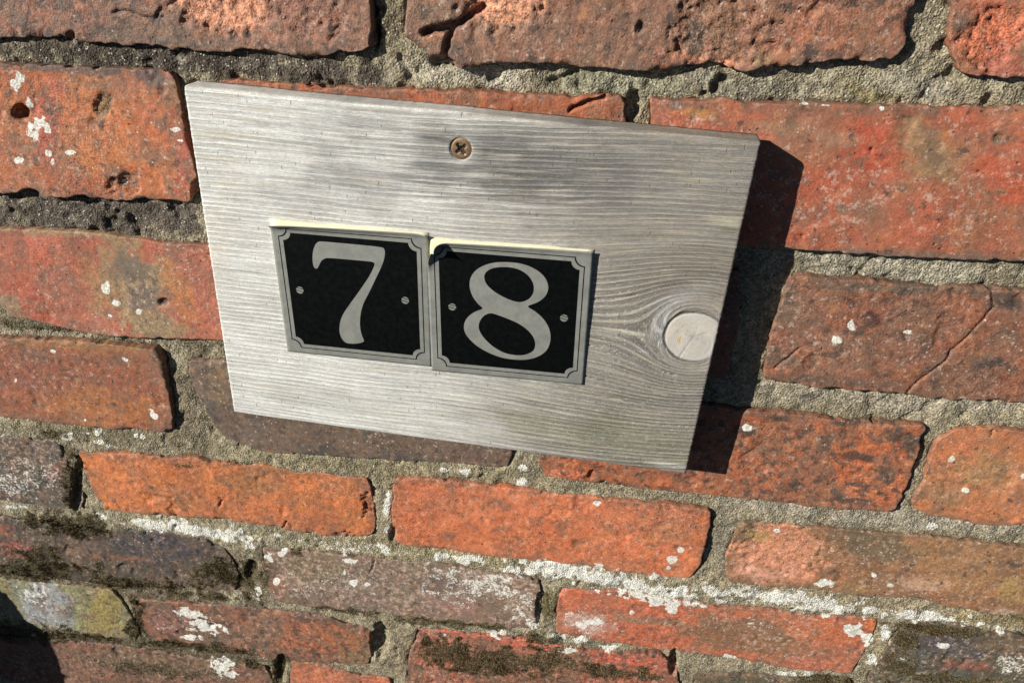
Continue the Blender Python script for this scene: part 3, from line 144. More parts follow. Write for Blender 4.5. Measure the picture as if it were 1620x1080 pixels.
def mesh_obj(name, verts, faces, mat, parent=None, smooth=True, origin=None, attrs=None, link=True):
    verts = np.asarray(verts, np.float64)
    if origin is None:
        origin = (verts.min(0) + verts.max(0)) / 2
    origin = np.asarray(origin, float)
    v = (verts - origin) / 1000.0
    v = np.stack([v[:, 0], -v[:, 2], v[:, 1]], 1)
    me = bpy.data.meshes.new(name)
    if isinstance(faces, np.ndarray):
        k = faces.shape[1]
        me.vertices.add(len(v)); me.vertices.foreach_set('co', v.astype(np.float32).ravel())
        me.loops.add(faces.size); me.loops.foreach_set('vertex_index', faces.astype(np.int32).ravel())
        me.polygons.add(len(faces))
        me.polygons.foreach_set('loop_start', np.arange(0, faces.size, k, dtype=np.int32))
        me.polygons.foreach_set('loop_total', np.full(len(faces), k, np.int32))
        me.update(calc_edges=True)
    else:
        me.from_pydata(v.tolist(), [], faces)
    me.polygons.foreach_set('use_smooth', np.full(len(me.polygons), smooth, bool))
    for an, arr in (attrs or {}).items():
        at = me.color_attributes.new(an, 'FLOAT_COLOR', 'POINT')
        a4 = np.ones((len(v), 4), np.float32); a4[:, :arr.shape[1]] = arr
        at.data.foreach_set('color', a4.ravel())
    me.materials.append(mat)
    me.validate()
    o = bpy.data.objects.new(name, me)
    scene.collection.objects.link(o)
    w = Vector((origin[0] / 1000, -origin[2] / 1000, origin[1] / 1000 + BASE_Z))
    o.location = w
    if parent is not None:
        o.parent = parent
        o.location = w - world_loc[parent.name]
    world_loc[o.name] = w
    return o

world_loc = {}

def empty(name, x, y, z=0.0):
    o = bpy.data.objects.new(name, None)
    o.empty_display_size = .02
    scene.collection.objects.link(o)
    o.location = (x / 1000, -z / 1000, y / 1000 + BASE_Z)
    world_loc[o.name] = Vector(o.location)
    return o

def tag(o, label, cat, group=None):
    o['label'] = label; o['category'] = cat
    if group:
        o['group'] = group

# ------------------------------------------------------------------ materials
class NT:
    def __init__(s, name):
        s.m = bpy.data.materials.new(name); s.m.use_nodes = True
        s.t = s.m.node_tree; s.b = s.t.nodes['Principled BSDF']
    def n(s, typ, **kw):
        k = s.t.nodes.new('ShaderNode' + typ)
        for a, v in kw.items(): setattr(k, a, v)
        return k
    def put(s, sock, v):
        if isinstance(v, bpy.types.NodeSocket): s.t.links.new(v, sock)
        elif v is not None: sock.default_value = v
    def math(s, op, a, b=None, c=None, clamp=False):
        k = s.n('Math', operation=op, use_clamp=clamp)
        for i, v in enumerate((a, b, c)): s.put(k.inputs[i], v)
        return k.outputs[0]
    def mix(s, f, a, b, typ='MIX'):
        k = s.n('Mix', data_type='RGBA', blend_type=typ)
        s.put(k.inputs[0], f)
        for i, v in ((6, a), (7, b)):
            s.put(k.inputs[i], (*v, 1) if isinstance(v, (tuple, list)) and len(v) == 3 else v)
        return k.outputs[2]
    def ramp(s, v, lo, hi, a=0., b=1.):
        k = s.n('MapRange', interpolation_type='SMOOTHSTEP')
        s.put(k.inputs[0], v)
        for i, q in ((1, lo), (2, hi), (3, a), (4, b)): s.put(k.inputs[i], q)
        return k.outputs[0]
    def noise(s, vec, scale, detail=3., rough=.55, dist=0.):
        k = s.n('TexNoise'); s.put(k.inputs['Vector'], vec)
        k.inputs['Scale'].default_value = scale; k.inputs['Detail'].default_value = detail
        k.inputs['Roughness'].default_value = rough; k.inputs['Distortion'].default_value = dist
        return k.outputs[0]
    def vor(s, vec, scale, feature='F1', rnd=1.):
        k = s.n('TexVoronoi', feature=feature); s.put(k.inputs['Vector'], vec)
        k.inputs['Scale'].default_value = scale; k.inputs['Randomness'].default_value = rnd
        return k.outputs['Distance'], k.outputs['Color']
    def attr(s, name):
        k = s.n('Attribute', attribute_name=name); return k.outputs['Color']
    def sep(s, c):
        k = s.n('SeparateColor'); s.put(k.inputs[0], c); return k.outputs
    def bump(s, h, strength=1., dist=.001, normal=None):
        k = s.n('Bump'); k.inputs['Strength'].default_value = strength; k.inputs['Distance'].default_value = dist
        s.put(k.inputs['Height'], h)
        if normal is not None: s.put(k.inputs['Normal'], normal)
        return k.outputs[0]
    def out(s, color=None, rough=None, spec=None, normal=None, metal=None):
        for nm, v in (('Base Color', color), ('Roughness', rough), ('Specular IOR Level', spec), ('Normal', normal), ('Metallic', metal)):
            if v is None: continue
            s.put(s.b.inputs[nm], (*v, 1) if isinstance(v, (tuple, list)) and len(v) == 3 else v)
        return s.m
    def pos(s): return s.n('NewGeometry').outputs['Position']

LICHEN_WHITE = tuple(lin((236, 230, 214), KA))

def masonry(name, mortar):
    t = NT(name); p = t.pos()
    col = t.attr('Col'); fx = t.sep(t.attr('fx'))
    lich, speck, moss = fx[0], fx[1], fx[2]
    L = lambda c: lin(c, KA).tolist()
    n4 = t.noise(p, 230, 4, .7); n1 = t.noise(p, 850, 1, .65); n12 = t.noise(p, 75, 5, .7)
    if mortar:
        vd, vc = t.vor(p, 900); g = t.sep(vc)
        k = t.ramp(g[0], .05, .95, .74, 1.28)
        k = t.math('MULTIPLY', k, t.ramp(n4, .28, .72, .68, 1.28))
        k = t.math('MULTIPLY', k, t.ramp(n1, .28, .72, .72, 1.28))
        col = t.mix(1., col, k, 'MULTIPLY')
        col = t.mix(t.ramp(n12, .5, .68, 0, .45), col, L((92, 84, 66)))
        col = t.mix(t.ramp(n12, .45, .32, 0, .45), col, L((194, 182, 156)))
        col = t.mix(t.math('MULTIPLY', t.ramp(g[1], .90, .95), t.ramp(vd, .5, .3, 0, .8)), col, L((232, 224, 204)))     # pale sand grains
        col = t.mix(t.math('MULTIPLY', t.ramp(g[2], .88, .93), t.ramp(vd, .5, .3, 0, .75)), col, L((52, 44, 36)))
    else:
        soot = t.sep(t.attr('fy'))[0]
        k = t.math('MULTIPLY', t.ramp(n4, .25, .75, .66, 1.32), t.ramp(n1, .25, .75, .70, 1.30))
        k = t.math('ADD', 1.0, t.math('MULTIPLY', t.math('SUBTRACT', k, 1.0), t.sep(t.attr('fy'))[1]))
        col = t.mix(1., col, k, 'MULTIPLY')
        # brown patina, ochre and fired patches
        fresh = t.sep(t.attr('fy'))[2]
        gv = t.math('SUBTRACT', t.math('ADD', n12, t.math('MULTIPLY', soot, .10)), t.math('MULTIPLY', fresh, .13))
        col = t.mix(t.ramp(gv, .52, .64, 0, .62), col, L((116, 92, 74)))
        oc = t.noise(p, 110, 5, .72)
        col = t.mix(t.ramp(oc, .55, .68, 0, .45), col, L((194, 132, 82)))
        # salt haze, broken into fine crumbs
        hz = t.math('ADD', t.noise(p, 260, 4, .78), t.math('MULTIPLY', t.math('SUBTRACT', t.math('MINIMUM', speck, .9), .4), .10))
        col = t.mix(t.ramp(hz, .545, .66, 0, .65), col, L((208, 176, 154)))
        # sooty spots and open pores
        sv = t.math('ADD', t.noise(p, 140, 5, .7), t.math('MULTIPLY', t.math('SUBTRACT', soot, t.math('MULTIPLY', fresh, .3)), .24))
        col = t.mix(t.ramp(sv, .62, .71, 0, .8), col, L((78, 66, 58)))
        pv = t.noise(p, 420, 3, .74)
        pore = t.ramp(pv, .355, .27)
        col = t.mix(t.math('MULTIPLY', pore, .75), col, L((58, 42, 34)))
    pd, pc = t.vor(p, 300); pr = t.sep(pc)
    pit = t.math('MULTIPLY', t.ramp(t.math('ADD', pd, t.math('MULTIPLY', n1, .4)), .46, .32), t.ramp(pr[0], .94, .96))
    col = t.mix(t.math('MULTIPLY', pit, .8), col, L((48, 36, 30)))
    # pale flecks
    sd, sc = t.vor(p, 430); sr = t.sep(sc)
    thr = t.math('SUBTRACT', 1.0, t.math('MULTIPLY', speck, .16))
    fl = t.math('MULTIPLY', t.ramp(t.math('ADD', sd, t.math('MULTIPLY', n1, .9)), .72, .5), t.math('GREATER_THAN', sr[1], thr))
    col = t.mix(t.math('MULTIPLY', fl, .8), col, L((220, 200, 182)))
    # crustose lichen, granular
    lg = t.noise(p, 620, 1, .6)
    lv = t.math('ADD', t.math('ADD', t.math('MULTIPLY', t.noise(p, 170, 4, .7), .55), t.math('MULTIPLY', lg, .62)), lich)
    lf = t.ramp(lv, .90, 1.07, 0, .94)
    lw = t.mix(t.ramp(n1, .3, .7), L((200, 190, 168)), L((255, 250, 238)))
    col = t.mix(lf, col, lw)
    # moss stain
    mv = t.math('ADD', t.noise(p, 190, 4, .74), t.math('MULTIPLY', moss, .62))
    mf = t.ramp(mv, .74, .98, 0, .8)
    mc = t.mix(t.ramp(n1, .3, .7), L((40, 34, 22)), L((118, 104, 66)))
    col = t.mix(mf, col, mc)
    if mortar:
        h = t.math('ADD', t.math('MULTIPLY', vd, -.6), t.math('MULTIPLY', n4, 1.05))
        h = t.math('ADD', h, t.math('MULTIPLY', n1, .9))
        nb = t.bump(h, .9, .0012)
        return t.out(col, .92, .25, nb)
    h = t.math('ADD', t.math('MULTIPLY', n4, 1.0), t.math('MULTIPLY', n1, .5))
    h = t.math('SUBTRACT', h, t.math('MULTIPLY', t.math('ADD', pit, pore), .5))
    h = t.math('ADD', h, t.math('MULTIPLY', lf, .12))
    h = t.math('ADD', h, t.math('MULTIPLY', t.math('MULTIPLY', mf, n1), 1.2))
    h = t.math('MULTIPLY', h, t.sep(t.attr('fy'))[1])
    nb = t.bump(h, .72, .0010)
    return t.out(col, t.ramp(n4, .3, .7, .58, .82), .4, nb)

M_BRICK = masonry('weathered_brick', False)
M_MORTAR = masonry('lime_mortar', True)

def wood_mat():
    t = NT('silvered_softwood')
    col = t.attr('Col'); g = t.n('Attribute', attribute_name='grain').outputs['Vector']
    kn = t.sep(t.attr('knot'))
    out = t.math('SUBTRACT', 1.0, kn[0])
    def sc(sx, sy):
        k = t.n('VectorMath', operation='MULTIPLY'); t.put(k.inputs[0], g); k.inputs[1].default_value = (sx, sy, 1)
        return k.outputs[0]
    def gn(sx, sy, detail=3., rough=.6):
        return t.noise(sc(sx, sy), 1., detail, rough)
    xyz = t.n('SeparateXYZ'); t.put(xyz.inputs[0], g)
    # growth rings: narrow late-wood lines with an uneven pitch
    ph = t.math('ADD', t.math('MULTIPLY', xyz.outputs[1], 6.2832 / 3.0), t.math('ADD', t.math('MULTIPLY', gn(.006, .10, 2), 9.0), t.math('MULTIPLY', gn(.05, .12, 2), 2.6)))
    wv = t.ramp(t.math('SINE', ph), -.2, .95, -1., 1.)
    reg = t.ramp(gn(.008, .03, 1), .35, .6, .35, 1.)
    b = gn(.04, .9, 3, .62); d = gn(.35, 2.2, 3, .65); f = gn(1.7, 2.4, 2, .65); e = gn(.25, .5, 4, .65)
    k = t.math('MULTIPLY_ADD', t.math('MULTIPLY', wv, reg), t.math('MULTIPLY', out, t.math('MULTIPLY_ADD', kn[1], .14, .14)), 1.0)
    k = t.math('MULTIPLY', k, t.ramp(b, .28, .72, .82, 1.14))
    k = t.math('MULTIPLY', k, t.ramp(d, .25, .75, .74, 1.22))
    k = t.math('MULTIPLY', k, t.ramp(f, .25, .75, .60, 1.36))
    k = t.math('MULTIPLY', k, t.ramp(e, .3, .7, .88, 1.10))
    k = t.math('ADD', 1.0, t.math('MULTIPLY', t.math('SUBTRACT', k, 1.0), t.math('MULTIPLY', t.math('MULTIPLY_ADD', out, .7, .3), t.math('MULTIPLY_ADD', kn[1], .25, .75))))
    col = t.mix(1., col, k, 'MULTIPLY')
    k2 = t.math('MULTIPLY', t.ramp(gn(.014, .14, 4, .6), .3, .7, .82, 1.13), t.ramp(t.noise(sc(.03, .03), 1., 4, .6), .3, .7, .86, 1.12))
    k2 = t.math('ADD', 1.0, t.math('MULTIPLY', t.math('SUBTRACT', k2, 1.0), t.math('MULTIPLY', out, t.math('MULTIPLY_ADD', kn[1], .5, .5))))
    col = t.mix(1., col, k2, 'MULTIPLY')
    warm = t.ramp(gn(.03, .5, 4, .65), .54, .66, 0, .5)
    col = t.mix(warm, col, lin((208, 188, 158), KA).tolist())
    col = t.mix(t.math('MULTIPLY', t.ramp(d, .66, .76, 0, .7), out), col, lin((240, 234, 220), KA).tolist())   # lifted pale fibres
    ckv = gn(.025, 2.6, 3, .65)
    chk = t.math('MULTIPLY', t.ramp(ckv, .36, .28, 0, .7), out)
    col = t.mix(chk, col, lin((92, 84, 76), KA).tolist())                # dark checks along the grain
    fl = t.ramp(t.noise(sc(.5, .9), 1., 3, .8), .60, .67, 0, .8)
    col = t.mix(t.math('MULTIPLY', fl, kn[1]), col, lin((236, 230, 218), KA).tolist())
    vd, vc = t.vor(sc(.5, .12), 1.0); vr = t.sep(vc)
    nick = t.math('MULTIPLY', t.math('MULTIPLY', t.ramp(vd, .17, .08), t.ramp(vr[0], .58, .62)), out)
    col = t.mix(t.math('MULTIPLY', nick, .6), col, lin((90, 84, 78), KA).tolist())
    rv, rc = t.vor(g, .75)
    rs = t.math('MULTIPLY', t.ramp(rv, .42, .26), kn[2])
    col = t.mix(rs, col, lin((206, 150, 70), KA).tolist())
    h = t.math('ADD', t.math('MULTIPLY', t.math('MULTIPLY', wv, reg), .24), t.math('MULTIPLY', b, .45))
    h = t.math('ADD', h, t.math('MULTIPLY', d, .5))
    h = t.math('SUBTRACT', h, t.math('MULTIPLY', t.math('ADD', nick, chk), .35))
    h = t.math('ADD', h, t.math('MULTIPLY', f, .55))
    h = t.math('MULTIPLY', h, t.math('MULTIPLY_ADD', out, .95, .05))
    nb = t.bump(h, .75, .0008)
    tg = t.n('Tangent', direction_type='RADIAL', axis='Z')
    t.put(t.b.inputs['Tangent'], tg.outputs[0])
    t.b.inputs['Anisotropic'].default_value = .5
    t.b.inputs['Anisotropic Rotation'].default_value = .25
    return t.out(col, .66, .22, nb)

M_WOOD = wood_mat()

def simple(name, rgb, rough, spec=.5, metal=0., var=.25, scale=150, bump=0., rgb2=None):
    t = NT(name); p = t.pos(); n = t.noise(p, scale, 5, .65)
    c1 = lin(rgb, KA).tolist(); c2 = lin(rgb2, KA).tolist() if rgb2 else [v * (1 - var) for v in c1]
    col = t.mix(t.ramp(n, .3, .7), c1, c2)
    nb = t.bump(t.noise(p, scale * 4, 3), 1., bump) if bump else None
    return t.out(col, t.ramp(n, .3, .7, rough * .85, rough * 1.15), spec, nb, metal)

M_SILVER = simple('silver_film', (184, 181, 168), .40, .5, .4, scale=170, bump=.00005, rgb2=(156, 154, 144))
M_BLACK = simple('black_print', (9, 10, 10), .33, .3, 0., scale=300, rgb2=(11, 12, 12))
M_TAPE = simple('cream_adhesive', (238, 228, 190), .55, .4, 0., .12, 200, .00015)
M_SCREW = simple('brassed_steel', (168, 136, 98), .5, .5, .45, scale=900, bump=.0001, rgb2=(120, 92, 70))
M_RECESS_SHADE = simple('screw_recess_shade', (70, 48, 34), .6, .4, .3, .5, 900)  # dark tone standing for shade inside the screw's cross

# ------------------------------------------------------------------ brick wall
wall_thing = empty('brick_wall', 0, -480, 0)
tag(wall_thing, 'weathered old red brick wall with sandy mortar behind the wooden number sign', 'brick wall')

def side_points(b):
    top, right, bottom, left = b[0], b[1], b[2], b[3]
    loop = list(top) + list(right) + list(reversed(bottom)) + list(reversed(left))
    corners = [top[0], top[-1], bottom[-1], bottom[0]]
    return np.array(loop, float), np.array(corners, float)

def outline(b, seed, step=1.2):
    """closed outline of a brick face, rounded and roughened; returns the four sides"""
    loop, corners = side_points(b)
    rough = b[7]
    seg = np.roll(loop, -1, 0) - loop
    L = np.hypot(seg[:, 0], seg[:, 1])
    pts = []
    for p, d, l in zip(loop, seg, L):
        k = max(1, int(round(l / step)))
        pts.append(p + d * (np.arange(k) / k)[:, None])
    P = np.concatenate(pts)
    for _ in range(7):
        P = .5 * P + .25 * (np.roll(P, 1, 0) + np.roll(P, -1, 0))
    tn = np.roll(P, -1, 0) - np.roll(P, 1, 0)
    nr = np.stack([-tn[:, 1], tn[:, 0]], 1); nr /= np.maximum(np.hypot(nr[:, 0], nr[:, 1]), 1e-6)[:, None]
    a = (.50 * fbm(P[:, 0], P[:, 1], 3.2, 2, seed % 5) + .38 * fbm(P[:, 0], P[:, 1], 13, 3, (seed + 2) % 5) - 1.3 * ss(.35, .8, fbm(P[:, 0], P[:, 1], 8, 2, (seed + 1) % 5))) * (.45 + .55 * rough)
    P = P + nr * a[:, None]
    idx = [int(np.argmin(((P - c) ** 2).sum(1))) for c in corners]
    P = np.roll(P, -idx[0], 0); idx = [(i - idx[0]) % len(P) for i in idx]
    PP = np.concatenate([P, P[:1]])
    s = [PP[idx[0]:idx[1] + 1], PP[idx[1]:idx[2] + 1], PP[idx[2]:idx[3] + 1][::-1], PP[idx[3]:][::-1]]
    return P, s                                   # top l>r, right t>b, bottom l>r, left t>b

def resample(c, t):
    d = np.concatenate([[0], np.cumsum(np.hypot(*np.diff(c, axis=0).T))])
    return np.stack([np.interp(t * d[-1], d, c[:, 0]), np.interp(t * d[-1], d, c[:, 1])], 1)

def params(length, step):
    e = np.array([0, .25, .6, 1.1, 1.8, 2.7])
    k = max(4, int((length - 6) / step))
    t = np.concatenate([e, np.linspace(3.6, length - 3.6, k), length - e[::-1]])
    return t / length

def crack_field(x, y):
    z = np.zeros_like(x)
    for pl, w, dep in CRACKS:
        pl = np.array(pl)
        if pl[:, 0].max() < x.min() - 5 or pl[:, 0].min() > x.max() + 5 or pl[:, 1].max() < y.min() - 5 or pl[:, 1].min() > y.max() + 5:
            continue
        wx = x + .5 * vn(x / 3, y / 3, 1); wy = y + .5 * vn(x / 3, y / 3, 2)
        for a, c in zip(pl[:-1], pl[1:]):
            d = c - a; t = np.clip(((wx - a[0]) * d[0] + (wy - a[1]) * d[1]) / (d @ d), 0, 1)
            r = np.hypot(wx - a[0] - t * d[0], wy - a[1] - t * d[1])
            z = np.maximum(z, dep * ss(w * .5 + .5, w * .5 - .3, r))
    return z

outlines = []
moss_pts = []

BRICK_TRIM = np.array([.96, 1.09, 1.04])

def make_brick(b, seed, step=.95):
    base, alt, mixv, rough, speck, soot, z0 = b[4], b[5], b[6], b[7], b[8], b[9], b[10]
    base = np.array(base) * BRICK_TRIM; alt = np.array(alt) * BRICK_TRIM
    P, (st, sr, sb, sl) = outline(b, seed)
    outlines.append((P, z0))
    Lx = .5 * (np.hypot(*np.diff(st, axis=0).T).sum() + np.hypot(*np.diff(sb, axis=0).T).sum())
    Ly = .5 * (np.hypot(*np.diff(sl, axis=0).T).sum() + np.hypot(*np.diff(sr, axis=0).T).sum())
    u = params(Lx, step); v = params(Ly, step); nu, nv = len(u), len(v)
    T = resample(st, u); Bt = resample(sb, u); Lf = resample(sl, v); Rt = resample(sr, v)
    U = u[None, :, None]; V = v[:, None, None]
    G = (1 - V) * T[None] + V * Bt[None] + (1 - U) * Lf[:, None] + U * Rt[:, None] \
        - ((1 - U) * (1 - V) * T[0] + U * (1 - V) * T[-1] + (1 - U) * V * Bt[0] + U * V * Bt[-1])
    x = G[..., 0].ravel(); y = G[..., 1].ravel()
    du = np.minimum(u, 1 - u)[None, :] * Lx; dv = np.minimum(v, 1 - v)[:, None] * Ly
    d = (du * dv / np.sqrt(du * du + dv * dv + 1e-9)).ravel()
    sx, sy = x + seed * 211.3, y + seed * 97.7
    li, mo, n = masks(x, y)
    sp = np.zeros_like(x)
    for f in feats(SPALL, x, y):
        sp = np.maximum(sp, blob(f, x, y, n, .8) * f[6])
    rg = rough * (1 + .9 * np.clip(sp, 0, 2))
    z = z0 + 1.1 * fbm(sx, sy, 90, 2, 1) + .55 * rough * fbm(sx, sy, 28, 3, 2) + .22 * rg * fbm(sx, sy, 7, 3, 3) + .20 * rg * fbm(sx, sy, 2.4, 2, 4)
    z -= sp
    # knocks in the face and chipped arrises
    kn = fbm(sx, sy, 16, 3, 6)
    z -= rough * 1.3 * ss(.55, .95, kn)
    rr = np.clip(1.0 + .8 * fbm(sx, sy, 5, 2, 0) + rough * 4.5 * ss(.25, .75, fbm(sx, sy, 14, 3, 5)), .6, 6.5)
    q = np.clip(1 - d / rr, 0, 1)
    z -= (rr * .8) * (1 - np.sqrt(np.clip(1 - q * q, 0, 1)))
    ck = crack_field(x, y); z -= ck
    for f in feats(HOLES, x, y):
        if f[6] < 20:
            z -= f[6] * blob(f, x, y, n * .25, .85)
    # colour of the fired clay
    m = mixv * ss(-.35, .55, fbm(sx, sy, 34, 4, 2))
    c = lin(base, KA) * (1 - m[:, None]) + lin(alt, KA) * m[:, None]
    c *= (1 + .16 * fbm(sx, sy, 11, 3, 4) + .10 * fbm(sx, sy, 50, 2, 7))[:, None]
    hue = fbm(sx, sy, 18, 3, 1)[:, None]
    c *= 1 + hue * np.array([.03, -.06, -.10])
    pat = (.22 + .6 * soot) * ss(-.15, .55, fbm(sx, sy, 24, 4, 6) + .25 * fbm(sx, sy, 5, 2, 2))
    c = c * (1 - pat[:, None]) + lin((132, 102, 82), KA) * pat[:, None]
    hot = .5 * ss(.25, .7, fbm(sx, sy, 15, 4, 0)) * (1 - soot)
    c = c * (1 - hot[:, None]) + (lin(base, KA) * np.array([1.12, 1.2, 1.0])) * hot[:, None]
    edge = ss(5.5, 0, d + 3.5 * fbm(sx, sy, 9, 3, 3)) * .45
    c = c * (1 - edge[:, None]) + lin((118, 96, 78), KA) * edge[:, None]
    c = paint(c, COLS, x, y, n * .9)
    fx = np.stack([li, speck * (.6 + .6 * fbm(sx, sy, 30, 2, 6)).clip(0, 2), mo], 1)
    fy = np.stack([np.full_like(x, soot), (.35 + .55 * rough) * (1 + .35 * fbm(sx, sy, 40, 2, 3)) + .35 * np.clip(sp, 0, 2), np.clip(sp * .6, 0, 1)], 1)
    z_front = z
    I = np.arange(nu * nv).reshape(nv, nu)
    F = np.stack([I[1:, :-1], I[1:, 1:], I[:-1, 1:], I[:-1, :-1]], -1).reshape(-1, 4)
    ring = np.concatenate([I[0, :], I[1:, -1], I[-1, -2::-1], I[-2:0:-1, 0]])
    cx, cy = x.mean(), y.mean()
    vs = [np.stack([x, y, z], 1)]; cs = [c]; fxs = [fx]; fys = [fy]; fs = [F]
    prev = ring; off = nu * nv; nR = len(ring)
    zr = z[ring]
    for lev in (1, 2, 3):
        zz = zr + (-16 - zr) * (lev / 3) ** 1.3
        jx = .25 * vn(x[ring] / 2, zz / 2 + y[ring] / 2, lev); jy = .25 * vn(x[ring] / 2 + 7, zz / 2 + y[ring] / 2, lev + 2)
        vs.append(np.stack([x[ring] + jx, y[ring] + jy, zz], 1)); cs.append(c[ring] * .9); fxs.append(fx[ring] * .5); fys.append(fy[ring])
        cur = off + np.arange(nR)
        fs.append(np.stack([prev, np.roll(prev, -1), np.roll(cur, -1), cur], 1))
        prev = cur; off += nR
    vs = np.concatenate(vs)
    o = mesh_obj('brick', vs, np.concatenate(fs), M_BRICK, wall_thing,
                 attrs={'Col': np.clip(np.concatenate(cs), 0.004, 1), 'fx': np.concatenate(fxs).clip(0, 2), 'fy': np.concatenate(fys)})
    w = mo > .5
    moss_pts.append(np.stack([x[w], y[w], z[w], mo[w]], 1))
    return o

for i, b in enumerate(BRICKS):
    make_brick(b, i + 1)

# the courses carry on round the part in the frame
def plain(x0, x1, yt, yb, skew=0.0):
    base = random.choice([(184, 94, 66), (168, 90, 70), (200, 104, 68), (140, 92, 76)])
    return [[[x0, yt], [(x0 + x1) / 2, yt + random.uniform(-1.5, 1.5)], [x1, yt + skew]], [], [[x0, yb], [(x0 + x1) / 2, yb + random.uniform(-1.5, 1.5)], [x1, yb + skew]], [],
            base, (150, 92, 72), .5, .8, .4, .3, random.uniform(-.5, .8)]

extra = []
EXTRA_ROWS = [(268, 206, [(-470, -250), (-235, -10), (5, 225), (240, 460)]), (190, 127, [(-560, -342), (395, 610)]), (111, 33, [(-660, -450), (328, 545)]),
              (13, -56, [(-560, -342), (396, 610)]), (-74, -140, [(462, 650)]), (-163, -226, [(413, 630)]), (-248, -306, [(-700, -485)]),
              (-354, -402, [(308, 515)]), (-404, -470, [(-66, 150), (166, 390), (405, 600)]),
              (-488, -550, [(-600, -390), (-375, -155), (-140, 80), (95, 315), (330, 550)]), (-568, -632, [(-480, -265), (-250, -30), (-15, 205), (220, 440)])]
for k, (yt, yb, xs) in enumerate(EXTRA_ROWS):
    for x0, x1 in xs:
        extra.append(plain(x0, x1, yt, yb))
for i, b in enumerate(extra):
    make_brick(b, 60 + i, 2.6)

# mortar: one bed of pointing that fills every joint
def seg_dist(P, X, Y):
    best = np.full(X.shape, 1e9); inside = np.zeros(X.shape, bool)
    A = P; Bq = np.roll(P, -1, 0)
    for a, c in zip(A, Bq):
        d = c - a; dd = d @ d + 1e-12
        t = np.clip(((X - a[0]) * d[0] + (Y - a[1]) * d[1]) / dd, 0, 1)
        best = np.minimum(best, (X - a[0] - t * d[0]) ** 2 + (Y - a[1] - t * d[1]) ** 2)
        cond = (a[1] > Y) != (c[1] > Y)
        xi = a[0] + (Y - a[1]) / (c[1] - a[1] + 1e-12) * d[0]
        inside ^= cond & (X < xi)
    s = np.sqrt(best); s[inside] *= -1
    return s

def make_mortar(x0, x1, y0, y1, step):
    xs = np.arange(x0, x1 + step, step); ys = np.arange(y0, y1 + step, step)
    X, Y = np.meshgrid(xs, ys)
    S = np.full(X.shape, 30.0); ZB = np.zeros(X.shape)
    for P, z0 in outlines:
        P2 = P[::2]
        a, c = P2.min(0) - 9, P2.max(0) + 9
        i0, i1 = np.searchsorted(xs, (a[0], c[0])); j0, j1 = np.searchsorted(ys, (a[1], c[1]))
        if i1 <= i0 or j1 <= j0: continue
        sl = (slice(j0, j1), slice(i0, i1))
        s = seg_dist(P2, X[sl], Y[sl])
        upd = s < S[sl]
        S[sl] = np.where(upd, s, S[sl]); ZB[sl] = np.where(upd, z0, ZB[sl])
    keep = S > -5.0
    x = X.ravel(); y = Y.ravel(); s = S.ravel()
    k = keep.ravel()
    used = np.zeros(k.shape, bool)
    I = np.arange(x.size).reshape(X.shape)
    F = np.stack([I[:-1, :-1], I[:-1, 1:], I[1:, 1:], I[1:, :-1]], -1).reshape(-1, 4)
    F = F[k[F].all(1)]
    used[F.ravel()] = True
    remap = np.cumsum(used) - 1
    F = remap[F]; x = x[used]; y = y[used]; s = s[used]
    li, mo, n = masks(x, y)
    depth = -1.9 - 2.4 * ss(-190, 20, y)                  # raked deeper in the upper courses
    z = depth + 1.5 * fbm(x, y, 38, 3, 2) + .9 * fbm(x, y, 11, 3, 5) + .38 * fbm(x, y, 4.2, 2, 3) + .22 * fbm(x, y, 2.2, 1, 6)
    z -= 1.3 * ss(2.2 + 1.4 * fbm(x, y, 18, 2, 1), .2, s) * ss(-.2, .3, fbm(x, y, 26, 2, 4))
    z -= 7.0 * ss(-.4, -2.4, s)
    up = ss(-120, 40, y)
    z += up * (.9 * fbm(x, y, 9, 3, 7) + .35 * fbm(x, y, 3.5, 2, 1))
    z -= (1.2 + 2.2 * up) * ss(.50, .85, fbm(x, y, 10, 3, 0))
    for f in feats(HOLES, x, y):
        z -= f[6] * blob(f, x, y, n * .5, .55)
    z += .25 * li * (li > .4)
    c = np.tile(lin((154, 145, 116), KA), (len(x), 1))
    c = paint(c, MORTAR_COLS, x, y, n * .9)
    c *= (1 + .16 * fbm(x, y, 14, 3, 1))[:, None] * np.array([.99, .915, .925])
    fx = np.stack([li, np.full_like(x, .35), mo], 1)
    o = mesh_obj('mortar_bed', np.stack([x, y, z], 1), F, M_MORTAR, wall_thing, attrs={'Col': c.clip(.004, 1), 'fx': fx})
    w = (mo > .5) & (s > -.3)
    moss_pts.append(np.stack([x[w], y[w], z[w], mo[w]], 1))
    return o

make_mortar(-520, 470, -520, 240, 1.15)
make_mortar(-720, -520, -520, 240, 4.0)
make_mortar(470, 660, -520, 240, 4.0)
make_mortar(-520, 470, 240, 300, 4.0)
make_mortar(-720, 660, -680, -520, 4.0)

